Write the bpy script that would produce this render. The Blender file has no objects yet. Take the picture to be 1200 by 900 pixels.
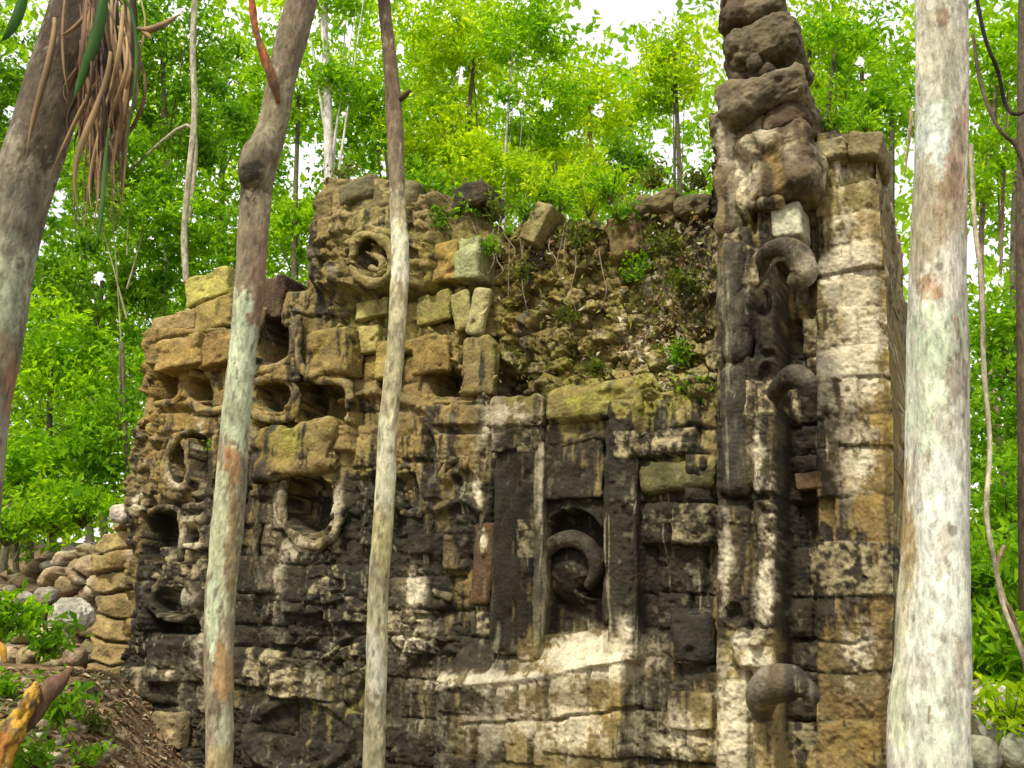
import bpy, math, random
import numpy as np
from mathutils import Matrix, Vector
R = math.radians
random.seed(7)
rng = np.random.default_rng(7)
sc = bpy.context.scene
COL = sc.collection

# ------------------------------------------------------------------ camera, sky, sun, exposure
FPX = 1086.0
cd = bpy.data.cameras.new('camera'); cam = bpy.data.objects.new('camera', cd); COL.objects.link(cam)
cd.sensor_width = 36; cd.lens = FPX / 1200 * 36; cd.clip_end = 2000
CAMM = Matrix.Rotation(R(90 + 15), 3, 'X') @ Matrix.Rotation(R(2.0), 3, 'Z')
cam.matrix_world = Matrix.Translation((0, 0, 1.6)) @ CAMM.to_4x4()
sc.camera = cam
CAMN = np.array(CAMM); CPOS = np.array([0, 0, 1.6])
cd.dof.use_dof = True; cd.dof.focus_distance = 8.2; cd.dof.aperture_fstop = 5.0

w = bpy.data.worlds.new('World'); sc.world = w; w.use_nodes = True
nt = w.node_tree; bg = nt.nodes['Background']
sky = nt.nodes.new('ShaderNodeTexSky'); sky.sky_type = 'NISHITA'; sky.sun_disc = False
SUN_EL, SUN_AZ = 52, 212       # azimuth measured clockwise from +Y
sky.sun_elevation = R(SUN_EL); sky.sun_rotation = R(SUN_AZ)
sky.air_density = 1.0; sky.dust_density = 6.0; sky.ozone_density = 0.6
# thin bright cloud over most of the sky
tcw = nt.nodes.new('ShaderNodeTexCoord'); cn = nt.nodes.new('ShaderNodeTexNoise'); cn.inputs['Scale'].default_value = 2.2; cn.inputs['Detail'].default_value = 5
cm = nt.nodes.new('ShaderNodeMapRange'); cm.inputs[1].default_value = .35; cm.inputs[2].default_value = .6; cm.inputs[3].default_value = .45; cm.inputs[4].default_value = .95
cx = nt.nodes.new('ShaderNodeMix'); cx.data_type = 'RGBA'; cx.inputs[7].default_value = (7.7, 7.6, 7.2, 1)
nt.links.new(tcw.outputs['Generated'], cn.inputs['Vector']); nt.links.new(cn.outputs[0], cm.inputs[0]); nt.links.new(cm.outputs[0], cx.inputs[0])
nt.links.new(sky.outputs[0], cx.inputs[6]); nt.links.new(cx.outputs[2], bg.inputs[0]); bg.inputs[1].default_value = 0.12
sd = bpy.data.lights.new('sun', 'SUN'); sd.energy = 3.2; sd.angle = R(6); sd.color = (1, .92, .76)
so = bpy.data.objects.new('sun', sd); COL.objects.link(so)
sv = Vector((math.sin(R(SUN_AZ)) * math.cos(R(SUN_EL)), math.cos(R(SUN_AZ)) * math.cos(R(SUN_EL)), math.sin(R(SUN_EL))))
so.rotation_euler = sv.to_track_quat('Z', 'Y').to_euler()
sc.view_settings.view_transform = 'Standard'; sc.view_settings.look = 'None'
sc.view_settings.gamma = 1; sc.view_settings.exposure = 0.72
sc.render.engine = 'CYCLES'
sc.cycles.max_bounces = 7; sc.cycles.diffuse_bounces = 3; sc.cycles.transmission_bounces = 4; sc.cycles.transparent_max_bounces = 4
sc.cycles.use_denoising = True

# ------------------------------------------------------------------ helpers
def tag(o, label=None, cat=None, group=None, kind=None):
    if label: o['label'] = label
    if cat: o['category'] = cat
    if group: o['group'] = group
    if kind: o['kind'] = kind
    return o

def thing(name, loc, label, cat, group=None):
    o = bpy.data.objects.new(name, None); COL.objects.link(o); o.location = loc; o.empty_display_size = .2
    bpy.context.view_layer.update()
    return tag(o, label, cat, group)

def mk(name, V, F, mat, parent=None, col=None, smooth=True):
    """V n*3 array in world space, F m*4 or m*3 int array (or list of such arrays)."""
    V = np.asarray(V, dtype=np.float64)
    if parent is not None: V = V - np.array(parent.location)
    Fs = F if isinstance(F, list) else [F]
    Fs = [np.asarray(f) for f in Fs if len(f)]
    me = bpy.data.meshes.new(name)
    nl = sum(f.size for f in Fs); nf = sum(len(f) for f in Fs)
    me.vertices.add(len(V)); me.vertices.foreach_set('co', V.astype(np.float32).ravel())
    me.loops.add(nl); me.loops.foreach_set('vertex_index', np.concatenate([f.ravel() for f in Fs]).astype(np.int32))
    me.polygons.add(nf)
    tot = np.concatenate([np.full(len(f), f.shape[1]) for f in Fs]).astype(np.int32)
    st = np.concatenate([[0], np.cumsum(tot)[:-1]]).astype(np.int32)
    me.polygons.foreach_set('loop_start', st); me.polygons.foreach_set('loop_total', tot)
    me.polygons.foreach_set('use_smooth', np.full(nf, smooth))
    me.update(calc_edges=True)
    if col is not None:
        a = me.color_attributes.new('Col', 'FLOAT_COLOR', 'POINT')
        c = np.ones((len(V), 4), dtype=np.float32); c[:, :3] = col
        a.data.foreach_set('color', c.ravel())
    me.materials.append(mat)
    me.validate()
    o = bpy.data.objects.new(name, me); COL.objects.link(o)
    if parent is not None: o.parent = parent
    return o

def ray(px, py):
    px = np.asarray(px, float); py = np.asarray(py, float)
    d = np.stack([(px - 600) / FPX, (450 - py) / FPX, -np.ones_like(px)], -1)
    return d @ CAMN.T

def at(px, py, Y):
    """point seen at photo pixel (px,py) standing Y metres ahead of the camera"""
    d = ray(px, py); return CPOS + d * (np.asarray(Y, float) / d[..., 1])[..., None]

def project(P):
    q = (P - CPOS) @ CAMN
    return 600 - FPX * q[..., 0] / q[..., 2], 450 + FPX * q[..., 1] / q[..., 2]

# value noise
TAB = np.random.default_rng(3).random((64, 64, 64)).astype(np.float32)
def n3(x, y, z):
    x, y, z = np.broadcast_arrays(x, y, z)
    xi = np.floor(x).astype(int); yi = np.floor(y).astype(int); zi = np.floor(z).astype(int)
    fx = x - xi; fy = y - yi; fz = z - zi
    fx = fx * fx * (3 - 2 * fx); fy = fy * fy * (3 - 2 * fy); fz = fz * fz * (3 - 2 * fz)
    g = lambda a, b, c: TAB[(xi + a) & 63, (yi + b) & 63, (zi + c) & 63]
    c00 = g(0,0,0) * (1 - fx) + g(1,0,0) * fx; c10 = g(0,1,0) * (1 - fx) + g(1,1,0) * fx
    c01 = g(0,0,1) * (1 - fx) + g(1,0,1) * fx; c11 = g(0,1,1) * (1 - fx) + g(1,1,1) * fx
    return (c00 * (1 - fy) + c10 * fy) * (1 - fz) + (c01 * (1 - fy) + c11 * fy) * fz
def fbm(x, y, z=0.0, o=4, g=.5):
    s = 0; a = 1; t = 0
    for k in range(o):
        s = s + a * n3(x * 2 ** k + 13.1 * k, y * 2 ** k + 7.7 * k, z * 2 ** k + 3.3 * k); t += a; a *= g
    return s / t            # 0..1, mean .5
def sst(a, b, x):
    t = np.clip((x - a) / (b - a), 0, 1); return t * t * (3 - 2 * t)
def worley(x, y, seed=0):
    xi = np.floor(x).astype(int); yi = np.floor(y).astype(int)
    d1 = np.full(x.shape, 9.); d2 = d1.copy(); cid = np.zeros(x.shape); jx = np.zeros(x.shape); jy = np.zeros(x.shape)
    for a in (-1, 0, 1):
        for b in (-1, 0, 1):
            cx = xi + a; cy = yi + b
            rx = TAB[cx & 63, cy & 63, seed]; ry = TAB[cx & 63, cy & 63, seed + 1]; rr = TAB[cx & 63, cy & 63, seed + 2]
            dx = cx + rx - x; dy = cy + ry - y
            d = np.sqrt(dx * dx + dy * dy)
            m = d < d1
            d2 = np.where(m, d1, np.minimum(d2, d)); jx = np.where(m, dx, jx); jy = np.where(m, dy, jy)
            cid = np.where(m, rr, cid); d1 = np.where(m, d, d1)
    return d1, d2, cid, jx, jy

# ------------------------------------------------------------------ materials
def newmat(name):
    m = bpy.data.materials.new(name); m.use_nodes = True
    n = m.node_tree.nodes; l = m.node_tree.links
    return m, n, l, n['Principled BSDF']

def stone_mat(name, fine=34., bump=.5, var=(.62, 1.3), rough=.88, zs=1., vor=True):
    m, n, l, p = newmat(name)
    at_ = n.new('ShaderNodeAttribute'); at_.attribute_name = 'Col'
    tc = n.new('ShaderNodeTexCoord')
    n1 = n.new('ShaderNodeTexNoise'); n1.inputs['Scale'].default_value = fine; n1.inputs['Detail'].default_value = 7; n1.inputs['Roughness'].default_value = .68
    n2 = n.new('ShaderNodeTexNoise'); n2.inputs['Scale'].default_value = 9; n2.inputs['Detail'].default_value = 5
    vo = n.new('ShaderNodeTexVoronoi'); vo.inputs['Scale'].default_value = 26
    mp = n.new('ShaderNodeMapping'); mp.inputs['Scale'].default_value = (1, 1, zs); l.new(tc.outputs['Object'], mp.inputs[0])
    for t in (n1, n2, vo): l.new(mp.outputs[0], t.inputs['Vector'])
    mr = n.new('ShaderNodeMapRange'); mr.inputs[1].default_value = .3; mr.inputs[2].default_value = .7; mr.inputs[3].default_value = var[0]; mr.inputs[4].default_value = var[1]
    l.new(n1.outputs[0], mr.inputs[0])
    mr2 = n.new('ShaderNodeMapRange'); mr2.inputs[1].default_value = .35; mr2.inputs[2].default_value = .65; mr2.inputs[3].default_value = .8; mr2.inputs[4].default_value = 1.2
    l.new(n2.outputs[0], mr2.inputs[0])
    mu = n.new('ShaderNodeMath'); mu.operation = 'MULTIPLY'; l.new(mr.outputs[0], mu.inputs[0]); l.new(mr2.outputs[0], mu.inputs[1])
    mx = n.new('ShaderNodeVectorMath'); mx.operation = 'SCALE'; l.new(at_.outputs['Color'], mx.inputs[0]); l.new(mu.outputs[0], mx.inputs['Scale'])
    l.new(mx.outputs[0], p.inputs['Base Color'])
    p.inputs['Roughness'].default_value = rough; p.inputs['Specular IOR Level'].default_value = .25
    ad = n.new('ShaderNodeMath'); ad.operation = 'ADD'; l.new(n1.outputs[0], ad.inputs[0]); l.new(vo.outputs['Distance'] if vor else n2.outputs[0], ad.inputs[1])
    b = n.new('ShaderNodeBump'); b.inputs['Strength'].default_value = bump; b.inputs['Distance'].default_value = .02
    l.new(ad.outputs[0], b.inputs['Height']); l.new(b.outputs[0], p.inputs['Normal'])
    return m
M_STONE = stone_mat('limestone', bump=.45, var=(.62, 1.28))
M_BARK = stone_mat('bark', 30., 1., (.42, 1.42), .88, .38, False)
M_SOIL = stone_mat('soil', 12., .8, (.6, 1.3), .95)

def leaf_mat(name, trans=.5, rough=.5, spec=.3, boost=(1.5, 1.35, .6)):
    m, n, l, p = newmat(name)
    a = n.new('ShaderNodeAttribute'); a.attribute_name = 'Col'
    l.new(a.outputs['Color'], p.inputs['Base Color']); p.inputs['Roughness'].default_value = rough
    p.inputs['Specular IOR Level'].default_value = spec
    t = n.new('ShaderNodeBsdfTranslucent')
    v = n.new('ShaderNodeVectorMath'); v.operation = 'MULTIPLY'; v.inputs[1].default_value = boost
    l.new(a.outputs['Color'], v.inputs[0]); l.new(v.outputs[0], t.inputs[0])
    mx = n.new('ShaderNodeMixShader'); mx.inputs[0].default_value = trans
    l.new(p.outputs[0], mx.inputs[1]); l.new(t.outputs[0], mx.inputs[2]); l.new(mx.outputs[0], n['Material Output'].inputs[0])
    return m
M_LEAF = leaf_mat('leaf', .58, .55, .12, (1.6, 1.45, .4))
M_DRY = leaf_mat('dry_leaf', .2, .7, .2, (1, 1, .9))

# ------------------------------------------------------------------ the plane of the facade
BETA = R(28)
T = np.array([math.cos(BETA), -math.sin(BETA), 0.]); N = np.array([-math.sin(BETA), -math.cos(BETA), 0.])
P0 = at(600., 500., 9.0) * np.array([1, 1, 0])
def onwall(px, py, h=0.0):
    d = ray(px, py); h = np.asarray(h, float)
    k = ((P0 - CPOS) @ N + h) / (d @ N)
    return CPOS + d * k[..., None]
def uz(px, py, h=0.0):
    P = onwall(px, py, h); return (P - P0) @ T, P[..., 2]
def W(u, z, h):
    u, z, h = np.broadcast_arrays(u, z, h)
    return P0 + u[..., None] * T + h[..., None] * N + z[..., None] * np.array([0, 0, 1.])

# ------------------------------------------------------------------ weathering of the limestone, laid out over the facade
BX = np.arange(125, 1076, 50); BY = np.arange(175, 876, 50)
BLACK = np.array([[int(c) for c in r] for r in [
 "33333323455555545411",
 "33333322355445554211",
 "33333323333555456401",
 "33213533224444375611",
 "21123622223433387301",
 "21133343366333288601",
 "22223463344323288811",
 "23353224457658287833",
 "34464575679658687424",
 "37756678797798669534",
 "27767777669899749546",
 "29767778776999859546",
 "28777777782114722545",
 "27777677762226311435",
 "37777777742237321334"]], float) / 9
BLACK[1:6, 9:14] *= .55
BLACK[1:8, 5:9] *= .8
def blob(x, y, L):
    s = np.zeros(x.shape)
    for (cx, cy, rx, ry, a) in L:
        s = np.maximum(s, a * np.exp(-(((x - cx) / rx) ** 2 + ((y - cy) / ry) ** 2)))
    return s
OCHRE = [(620,370,50,50,1.),(700,340,60,70,.9),(730,440,60,30,.6),(640,330,90,70,.85),(720,400,60,40,.5),(340,540,90,60,.4),(480,560,60,40,.35),(420,480,60,60,.5),(640,440,60,20,.5),(1045,750,14,120,.6),(560,540,30,40,.4),(780,620,40,40,.45),(870,300,40,30,.3),(350,760,60,60,.25),(200,420,60,70,.9),(210,520,50,70,.8),(320,520,60,60,.8),(290,440,60,60,.7),(390,410,60,45,.7),(480,420,60,40,.8),(470,500,70,60,.6),
 (930,385,35,40,.9),(1040,470,22,150,.8),(1025,580,20,45,1.),(1000,620,50,90,.6),(985,760,50,60,.6),(1010,860,50,60,.7),(135,740,20,90,.8),
 (380,300,20,60,.8),(520,310,30,20,.9),(680,380,60,40,.6),(730,280,40,30,.5),(560,685,18,40,.6),(650,765,40,15,.9),(700,690,80,10,.2),(900,200,14,40,.6),
 (760,685,25,20,.7),(790,690,30,15,.5),(330,360,25,30,.4),(850,700,14,100,.3),(720,835,25,25,.5),(1000,700,60,90,.9),(1000,800,60,90,.8),(975,600,30,80,.7)]
MOSS = [(770,330,50,110,.9),(640,270,70,40,.75),(690,420,80,40,.9),(600,420,40,40,.6),(700,330,120,80,.7),(600,280,60,40,.4),(770,470,40,40,.8),(640,420,60,30,.5),(690,470,60,28,1.),(720,480,50,40,.7),(785,540,42,30,1.),(790,440,40,60,.6),(520,350,70,45,.6),(430,370,60,50,.5),(440,260,60,40,.4),(340,515,40,22,.55),
 (535,295,40,28,.7),(240,335,30,14,1.),(770,250,60,40,.5),(600,360,50,60,.4),(660,600,42,16,.9),(730,400,80,60,.5),(1000,220,45,40,.25),(1045,330,20,120,.3),(420,640,30,40,.25),
 (860,265,20,20,.6),(780,850,40,40,.25),(590,460,20,20,.4),(380,840,80,50,.4),(860,820,30,60,.3),(960,180,60,20,.3),(430,560,40,30,.3),(640,510,20,60,.4)]
PALE = [(1000,310,35,35,.9),(1000,430,50,40,1.),(985,260,35,30,.5),(1000,350,30,30,.8),(640,850,100,34,.7),(600,850,60,40,.5),(690,764,60,20,1.2),(625,795,20,10,1.),(700,780,50,16,1.),(590,800,80,12,1.),(680,775,80,10,.9),(855,850,25,70,.9),(888,790,20,40,1.),
 (800,860,32,30,.7),(898,690,14,48,1.),(848,660,8,50,.7),(900,640,14,40,.6),(886,540,10,50,.7),(890,330,12,22,.8),(872,205,13,42,1.3),(850,165,16,26,1.1),(896,160,18,18,.7),(925,175,12,20,.6),(985,200,30,30,.6),(980,320,50,30,.8),(1015,400,30,40,.9),(600,485,28,18,.7),(918,255,18,22,.7),
 (488,690,10,26,1.2),(485,745,24,26,.8),(770,390,60,50,.5),(790,330,45,40,.6),(1010,540,25,45,.7),(1000,770,30,40,.6),(270,510,10,30,.6),(205,550,8,25,.7),(235,520,5,30,.8),
 (355,645,30,14,.7),(395,600,8,35,.6),(222,625,12,20,.9),(215,700,12,12,.7),(190,790,14,10,.7),(345,800,50,20,.4),(160,590,14,14,.8),(570,500,14,40,.5),(635,650,6,180,.7),(660,380,60,50,.2),
 (325,640,10,90,.35),(560,580,6,25,.8),(566,632,5,7,1.2),(735,745,10,20,.9),(905,600,8,60,.5),(870,752,10,8,1.2),(240,770,20,60,.35)]
STREAKS = [(578,604,490,765,1.05),(706,744,470,772,1.),(655,674,556,600,.8),(838,876,330,600,.8),(848,872,610,735,1.),(916,959,400,905,1.1),(728,768,778,900,.95),(782,830,715,778,.9),  # vertical dark bands, the slot right of the column the darkest
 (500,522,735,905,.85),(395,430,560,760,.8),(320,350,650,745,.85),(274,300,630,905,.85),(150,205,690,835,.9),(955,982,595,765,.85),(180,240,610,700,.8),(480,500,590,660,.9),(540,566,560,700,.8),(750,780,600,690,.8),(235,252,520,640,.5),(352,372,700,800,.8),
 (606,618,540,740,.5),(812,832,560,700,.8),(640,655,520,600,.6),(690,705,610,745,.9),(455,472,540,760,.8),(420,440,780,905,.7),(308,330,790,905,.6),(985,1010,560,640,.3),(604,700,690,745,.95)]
def bilin(g, px, py):
    fx = np.clip((px - BX[0]) / 50, 0, len(BX) - 1.001); fy = np.clip((py - BY[0]) / 50, 0, len(BY) - 1.001)
    xi = fx.astype(int); yi = fy.astype(int); fx = fx - xi; fy = fy - yi
    return (g[yi, xi] * (1 - fx) + g[yi, xi + 1] * fx) * (1 - fy) + (g[yi + 1, xi] * (1 - fx) + g[yi + 1, xi + 1] * fx) * fy

def weather(P, rid=None, edge=None):
    """colour of the stone at world points near the facade: tan limestone, ochre and moss, black crust and dark bands running down, bare patches"""
    px, py = project(P)
    u = (P - P0) @ T; z = P[..., 2]; h = (P - P0) @ N
    f1 = fbm(u * 2.2, z * 2.2, h * 2, 5); f2 = fbm(u * 7 + 9, z * 7, h * 5, 4, .6); f3 = fbm(u * 22 + 4, z * 20, h * 14, 3, .7)
    streak = fbm(u * 9 + 31, z * 1.1, h * 4 + 5, 4, .65); st2 = fbm(u * 26 + 3, z * 2.6, h * 9, 3, .6)
    wob = (fbm(u * 3 + 50, z * 3, 0, 3) - .5) * 44; wob2 = (fbm(u * 3 + 80, z * 3, 0, 3) - .5) * 44
    qx = px + wob; qy = py + wob2
    rid_ = 0.5 if rid is None else rid
    bq = bilin(BLACK, px, py)[..., None]
    base = np.array([.215, .165, .07]) * (1 - .45 * bq) * (.6 + .8 * f2[..., None]) * (.6 + .8 * np.asarray(rid_ * np.ones_like(px))[..., None])
    def over(c, colr, a): return c * (1 - a[..., None]) + np.asarray(colr) * a[..., None]
    c = base
    a = np.clip(blob(qx, qy, OCHRE) * 1.5 * sst(.28, .62, .5 * f1 + .5 * f2 + .18 * (rid_ - .5)), 0, .95)
    c = over(c, np.array([.215, .145, .036]) * (.6 + .8 * f3)[..., None], a)
    rusty = sst(.62, .74, f3 * .5 + f2 * .5) * blob(qx, qy, OCHRE)
    c = over(c, np.array([.36, .16, .05]), rusty * .6)
    rb = np.clip(1.1 * np.exp(-(((qx - 1005) / 45) ** 2 + ((qy - 730) / 170) ** 2)), 0, 1) * sst(.35, .6, f2)
    c = over(c, np.array([.13, .08, .04]), rb * .75)
    a = np.clip(blob(qx, qy, MOSS) * 1.6 * sst(.3, .6, .35 * f1 + .4 * f2 + .25 * f3), 0, .95)
    c = over(c, np.array([.185, .175, .034]) * (.5 + 1.0 * f3)[..., None], a)
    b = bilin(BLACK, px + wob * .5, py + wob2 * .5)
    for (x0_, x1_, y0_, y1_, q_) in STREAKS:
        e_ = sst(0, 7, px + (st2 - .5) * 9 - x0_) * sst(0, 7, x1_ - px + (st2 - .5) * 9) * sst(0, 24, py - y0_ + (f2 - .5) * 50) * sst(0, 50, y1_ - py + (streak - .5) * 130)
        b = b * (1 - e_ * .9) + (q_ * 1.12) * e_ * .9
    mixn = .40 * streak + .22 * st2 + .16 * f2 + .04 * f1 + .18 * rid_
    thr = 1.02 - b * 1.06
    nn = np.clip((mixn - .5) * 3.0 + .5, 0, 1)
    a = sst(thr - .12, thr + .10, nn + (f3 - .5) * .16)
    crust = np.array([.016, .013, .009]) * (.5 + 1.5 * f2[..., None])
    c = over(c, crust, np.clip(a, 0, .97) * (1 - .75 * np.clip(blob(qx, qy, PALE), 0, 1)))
    drip = sst(.66, .72, fbm(u * 24 + 9, z * 1.3, h * 5, 3, .6)) * sst(.3, .7, b) * sst(.42, .6, f1)
    c = over(c, np.array([.30, .27, .17]), drip * .6)
    pl = blob(px + wob * .35, py + wob2 * .35, PALE)
    a = np.clip(pl * 1.5 * sst(.43, .515, .25 * f2 + .35 * f3 + .4 * streak + .2 * (pl - .5)), 0, 1)
    c = over(c, np.array([.50, .45, .32]) * (.75 + .5 * f3)[..., None], a * .93)
    pb = sst(.80, .93, rid_ * np.ones_like(px)) * sst(.45, .6, .5 * f2 + .5 * f3) * sst(.1, .5, b)      # odd blocks that shed their crust
    c = over(c, np.array([.34, .29, .16]) * (.7 + .6 * f3)[..., None], pb * .7)
    lich = sst(.63, .70, fbm(u * 13 + 70, z * 13, h * 9, 3, .6)) * sst(.45, .7, f1 + .1)
    c = over(c, np.array([.24, .23, .14]), lich * .3)
    spk = sst(.70, .80, f3 * .7 + f2 * .3)
    c = over(c, np.array([.34, .31, .20]), spk * .35)
    if edge is not None:         # soil and algae packed into the joints
        c = c * (1 - .7 * edge[..., None]) + np.array([.02, .02, .012]) * (.7 * edge[..., None])
    return np.clip(c, .006, .8)

# ------------------------------------------------------------------ facade height field
def outline_top(x):
    pts = [(100,700),(128,640),(140,585),(150,560),(160,500),(168,430),(176,404),(182,380),(215,366),(240,352),(268,348),(285,338),(335,335),(348,345),(362,338),(368,292),(378,255),(392,222),(405,208),(430,212),(452,205),(476,222),(500,238),(515,226),
           (530,212),(548,226),(560,246),(580,262),(600,244),(625,236),(650,246),(675,240),(700,256),(715,236),(738,228),(760,214),(780,218),(800,222),(830,214),(836,130),(900,110),(938,140),(948,150),(962,158),(985,152),(1010,156),(1030,160),(1046,176),(1080,180)]
    return np.interp(x, [p[0] for p in pts], [p[1] for p in pts])
def right_edge(y): return np.interp(y, [150, 190, 300, 500, 700, 900, 1100], [1020, 1026, 1034, 1046, 1046, 1040, 1035])
def left_edge(y): return np.interp(y, [340, 380, 430, 500, 560, 600, 660, 750, 900, 1100], [200, 178, 172, 164, 152, 148, 152, 146, 142, 138])

SX, SY = -54., -4.            # photo pixels a point moves by per metre that it stands proud of the wall
def rect(x, y, x0, y0, x1, y1, r=0, h=0):
    x = x - SX * 0 + SX * h; y = y + SY * h
    dx = np.abs(x - (x0 + x1) / 2) - (x1 - x0) / 2 + r; dy = np.abs(y - (y0 + y1) / 2) - (y1 - y0) / 2 + r
    return np.minimum(np.maximum(dx, dy), 0) + np.hypot(np.maximum(dx, 0), np.maximum(dy, 0)) - r
def ell(x, y, cx, cy, rx, ry, h=0):
    x = x + SX * h; y = y + SY * h
    k = np.hypot((x - cx) / rx, (y - cy) / ry); return (k - 1) * min(rx, ry)
def seg(x, y, x0, y0, x1, y1, h=0):
    x = x + SX * h; y = y + SY * h
    dx, dy = x1 - x0, y1 - y0; t = np.clip(((x - x0) * dx + (y - y0) * dy) / (dx * dx + dy * dy), 0, 1)
    return np.hypot(x - x0 - t * dx, y - y0 - t * dy)
def pathd(x, y, pts, h=0):
    return np.minimum.reduce([seg(x, y, *pts[i], *pts[i + 1], h=h) for i in range(len(pts) - 1)])
def poly(x, y, pts, h=0):
    x = x + SX * h; y = y + SY * h
    ins = np.zeros(x.shape, bool); n = len(pts); d = np.full(x.shape, 1e9)
    for i in range(n):
        (xa, ya), (xb, yb) = pts[i], pts[(i + 1) % n]
        d = np.minimum(d, seg(x, y, xa, ya, xb, yb))
        c = ((ya > y) != (yb > y)); ins ^= c & (x < (xb - xa) * (y - ya) / ((yb - ya) or 1e-9) + xa)
    return np.where(ins, -d, d)

def facade_height(x, y, u, z):
    wx = (fbm(u * 4, z * 4, 1.5, 4) - .5); wy = (fbm(u * 4 + 40, z * 4, 1.5, 4) - .5)
    X = x + wx * 5; Y = y + wy * 5
    H = np.zeros(x.shape)
    def lev(sd_, h, s=2.5, H=None): pass
    def put(H, sd_, h, s=2.5):
        a = sst(s, -s, sd_); return H * (1 - a) + h * a
    def add(H, sd_, h, s=6.): return H + h * sst(s, -s, sd_)
    # broad zones
    H = put(H, rect(X, Y, 60, 100, 415, 700), .06, 10)
    H = put(H, rect(X, Y, 360, 215, 505, 345, 18, .28), .28, 5)                    # tall carved slab on the left top
    H = put(H, rect(X, Y, 560, 200, 835, 440), -.16, 14)                           # fallen core
    H = add(H, rect(X, Y, 740, 400, 834, 530, 20), .10, 20)
    # left mask
    H = put(H, rect(X, Y, 168, 388, 275, 432, 8, .2), .20)
    for a in [(212,432,232,470,4), (188,486,220,512,8), (222,490,262,512,6), (256,420,272,500,5), (296,430,350,445,5)]:
        H = put(H, rect(X, Y, a[0], a[1], a[2], a[3], a[4], .17), .17)
    for a in [(180,434,211,468,6,-.16), (232,446,256,474,5,-.2), (228,512,248,562,5,-.25), (308,356,342,424,8,-.26), (348,446,408,498,4,-.2), (172,600,212,658,6,-.25),
              (214,620,236,660,5,-.12),(176,692,232,742,8,-.22),(505,434,540,462,5,-.3),(573,432,612,464,5,-.32),(220,436,222,440,1,-.1)]:
        H = put(H, rect(X, Y, *a[:5]), a[5] * 1.5)
    # rings (eyes)
    def ring(H, cx, cy, rx, ry, wd, hr, hi, s=2.5):
        e = ell(X, Y, cx, cy, rx, ry, hr)
        H = put(H, np.abs(e) - wd / 2, hr, s); return put(H, e + wd / 2 + 1, hi, s)
    H = ring(H, 320, 466, 26, 24, 12, .17, -.22)
    H = ring(H, 205, 545, 17, 36, 9, .16, -.15)
    H = ring(H, 362, 590, 36, 40, 12, .14, -.32)
    H = put(H, rect(X, Y, 418 - 16, 288, 470, 340, 12, .33), .20)
    H = ring(H, 436, 308, 26, 26, 11, .40, .18)
    H = put(H, ell(X, Y, 440, 306, 9, 9, .36), .36)
    H = ring(H, 205, 705, 28, 22, 9, .08, -.2)
    H = ring(H, 480, 578, 24, 26, 8, .10, -.04)
    H = ring(H, 350, 860, 60, 42, 10, .05, -.02)
    # scroll ridges
    for pts, wd, h in [([(245,440),(262,420),(290,412),(290,440)], 5, .14), ([(180,520),(176,500),(190,478),(218,474)], 5, .15),
                       ([(345,372),(346,425),(352,440),(372,447),(402,448)], 7, .22), ([(520,560),(548,540),(562,560),(562,600)], 6, .10),
                       ([(455,560),(470,545),(490,548),(498,590)], 5, .10), ([(500,600),(540,585),(566,600),(570,700)], 5, .08),
                       ([(250,440),(255,500),(250,560),(240,620)], 6, .13), ([(300,640),(330,660),(318,740),(322,800)], 5, .08),
                       ([(330,640),(370,630),(400,620)], 6, .08), ([(395,470),(440,460),(500,480),(520,540)], 5, .07)]:
        H = np.maximum(H, put(H, pathd(X, Y, pts, h) - wd, h, 4))
    # squared frames, bars and teeth of the mask faces
    for a in [(176,432,184,468,2,.14),(210,434,216,470,2,.16),(186,470,270,476,2,.12),(222,514,228,566,2,.20),(250,512,258,566,2,.18),(188,504,222,512,2,.20),(190,568,222,576,2,.18),(226,576,256,584,2,.16),
              (214,590,240,600,2,.18),(214,606,240,616,2,.18),(214,636,240,646,2,.15),(264,596,282,640,3,.14),(292,566,330,584,3,.15),(300,590,324,640,3,.10),(296,434,302,500,2,.20),(344,446,350,498,2,.18),
              (296,356,304,424,3,.18),(338,360,346,430,3,.20),(404,448,412,500,3,.15),(418,500,440,560,4,.10),(420,570,440,640,4,.08),(386,500,410,530,4,.16),(466,490,500,540,5,.10),(505,470,560,500,5,.09),(512,510,560,545,5,.10),
              (476,596,506,650,4,.07),(484,665,504,720,5,.10),(470,726,504,768,5,.08),(515,620,545,668,5,.07),(172,752,206,800,6,.10),(212,750,236,800,6,.06),(190,640,206,690,4,.10),(160,650,172,740,4,.12),(330,690,372,720,5,.08),(376,690,414,730,5,.07)]:
        H = np.maximum(H, put(H, rect(X, Y, *a[:5], a[5]), a[5], 2))
    # pilaster, panel and niche in the middle
    H = put(H, rect(X, Y, 578, 500, 602, 762, 2), -.22, 1.5)
    H = put(H, rect(X, Y, 604, 500, 630, 775, 5, .16), .16, 3)
    H = put(H, rect(X, Y, 634, 450, 708, 778, 2), .03)
    H = put(H, rect(X, Y, 708, 470, 743, 775, 8, .22), .22, 4)
    nich = np.minimum(rect(X, Y, 638, 636, 708, 742, 3), ell(X, Y, 673, 640, 36, 42))
    H = put(H, nich, -.24, 2)
    e = ell(X, Y, 667, 666, 40, 42); H = np.maximum(H, np.where(e < 0, -.24 + .24 * np.sqrt(np.clip(-e / 40, 0, 1)), -9)); H = put(H, ell(X, Y, 686, 688, 14, 11), -.30, 3)
    H = put(H, rect(X, Y, 655, 500, 668, 600, 3, .07), .07); H = put(H, rect(X, Y, 678, 505, 694, 590, 3, .06), .06)
    # plaster batter and ledge under the niche
    top = np.interp(X, [520, 540, 640, 738], [808, 803, 793, 772])
    inl = sst(-3, 3, X - 520 - SX * .2 * 0) * sst(3, -3, X - 744)
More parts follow.
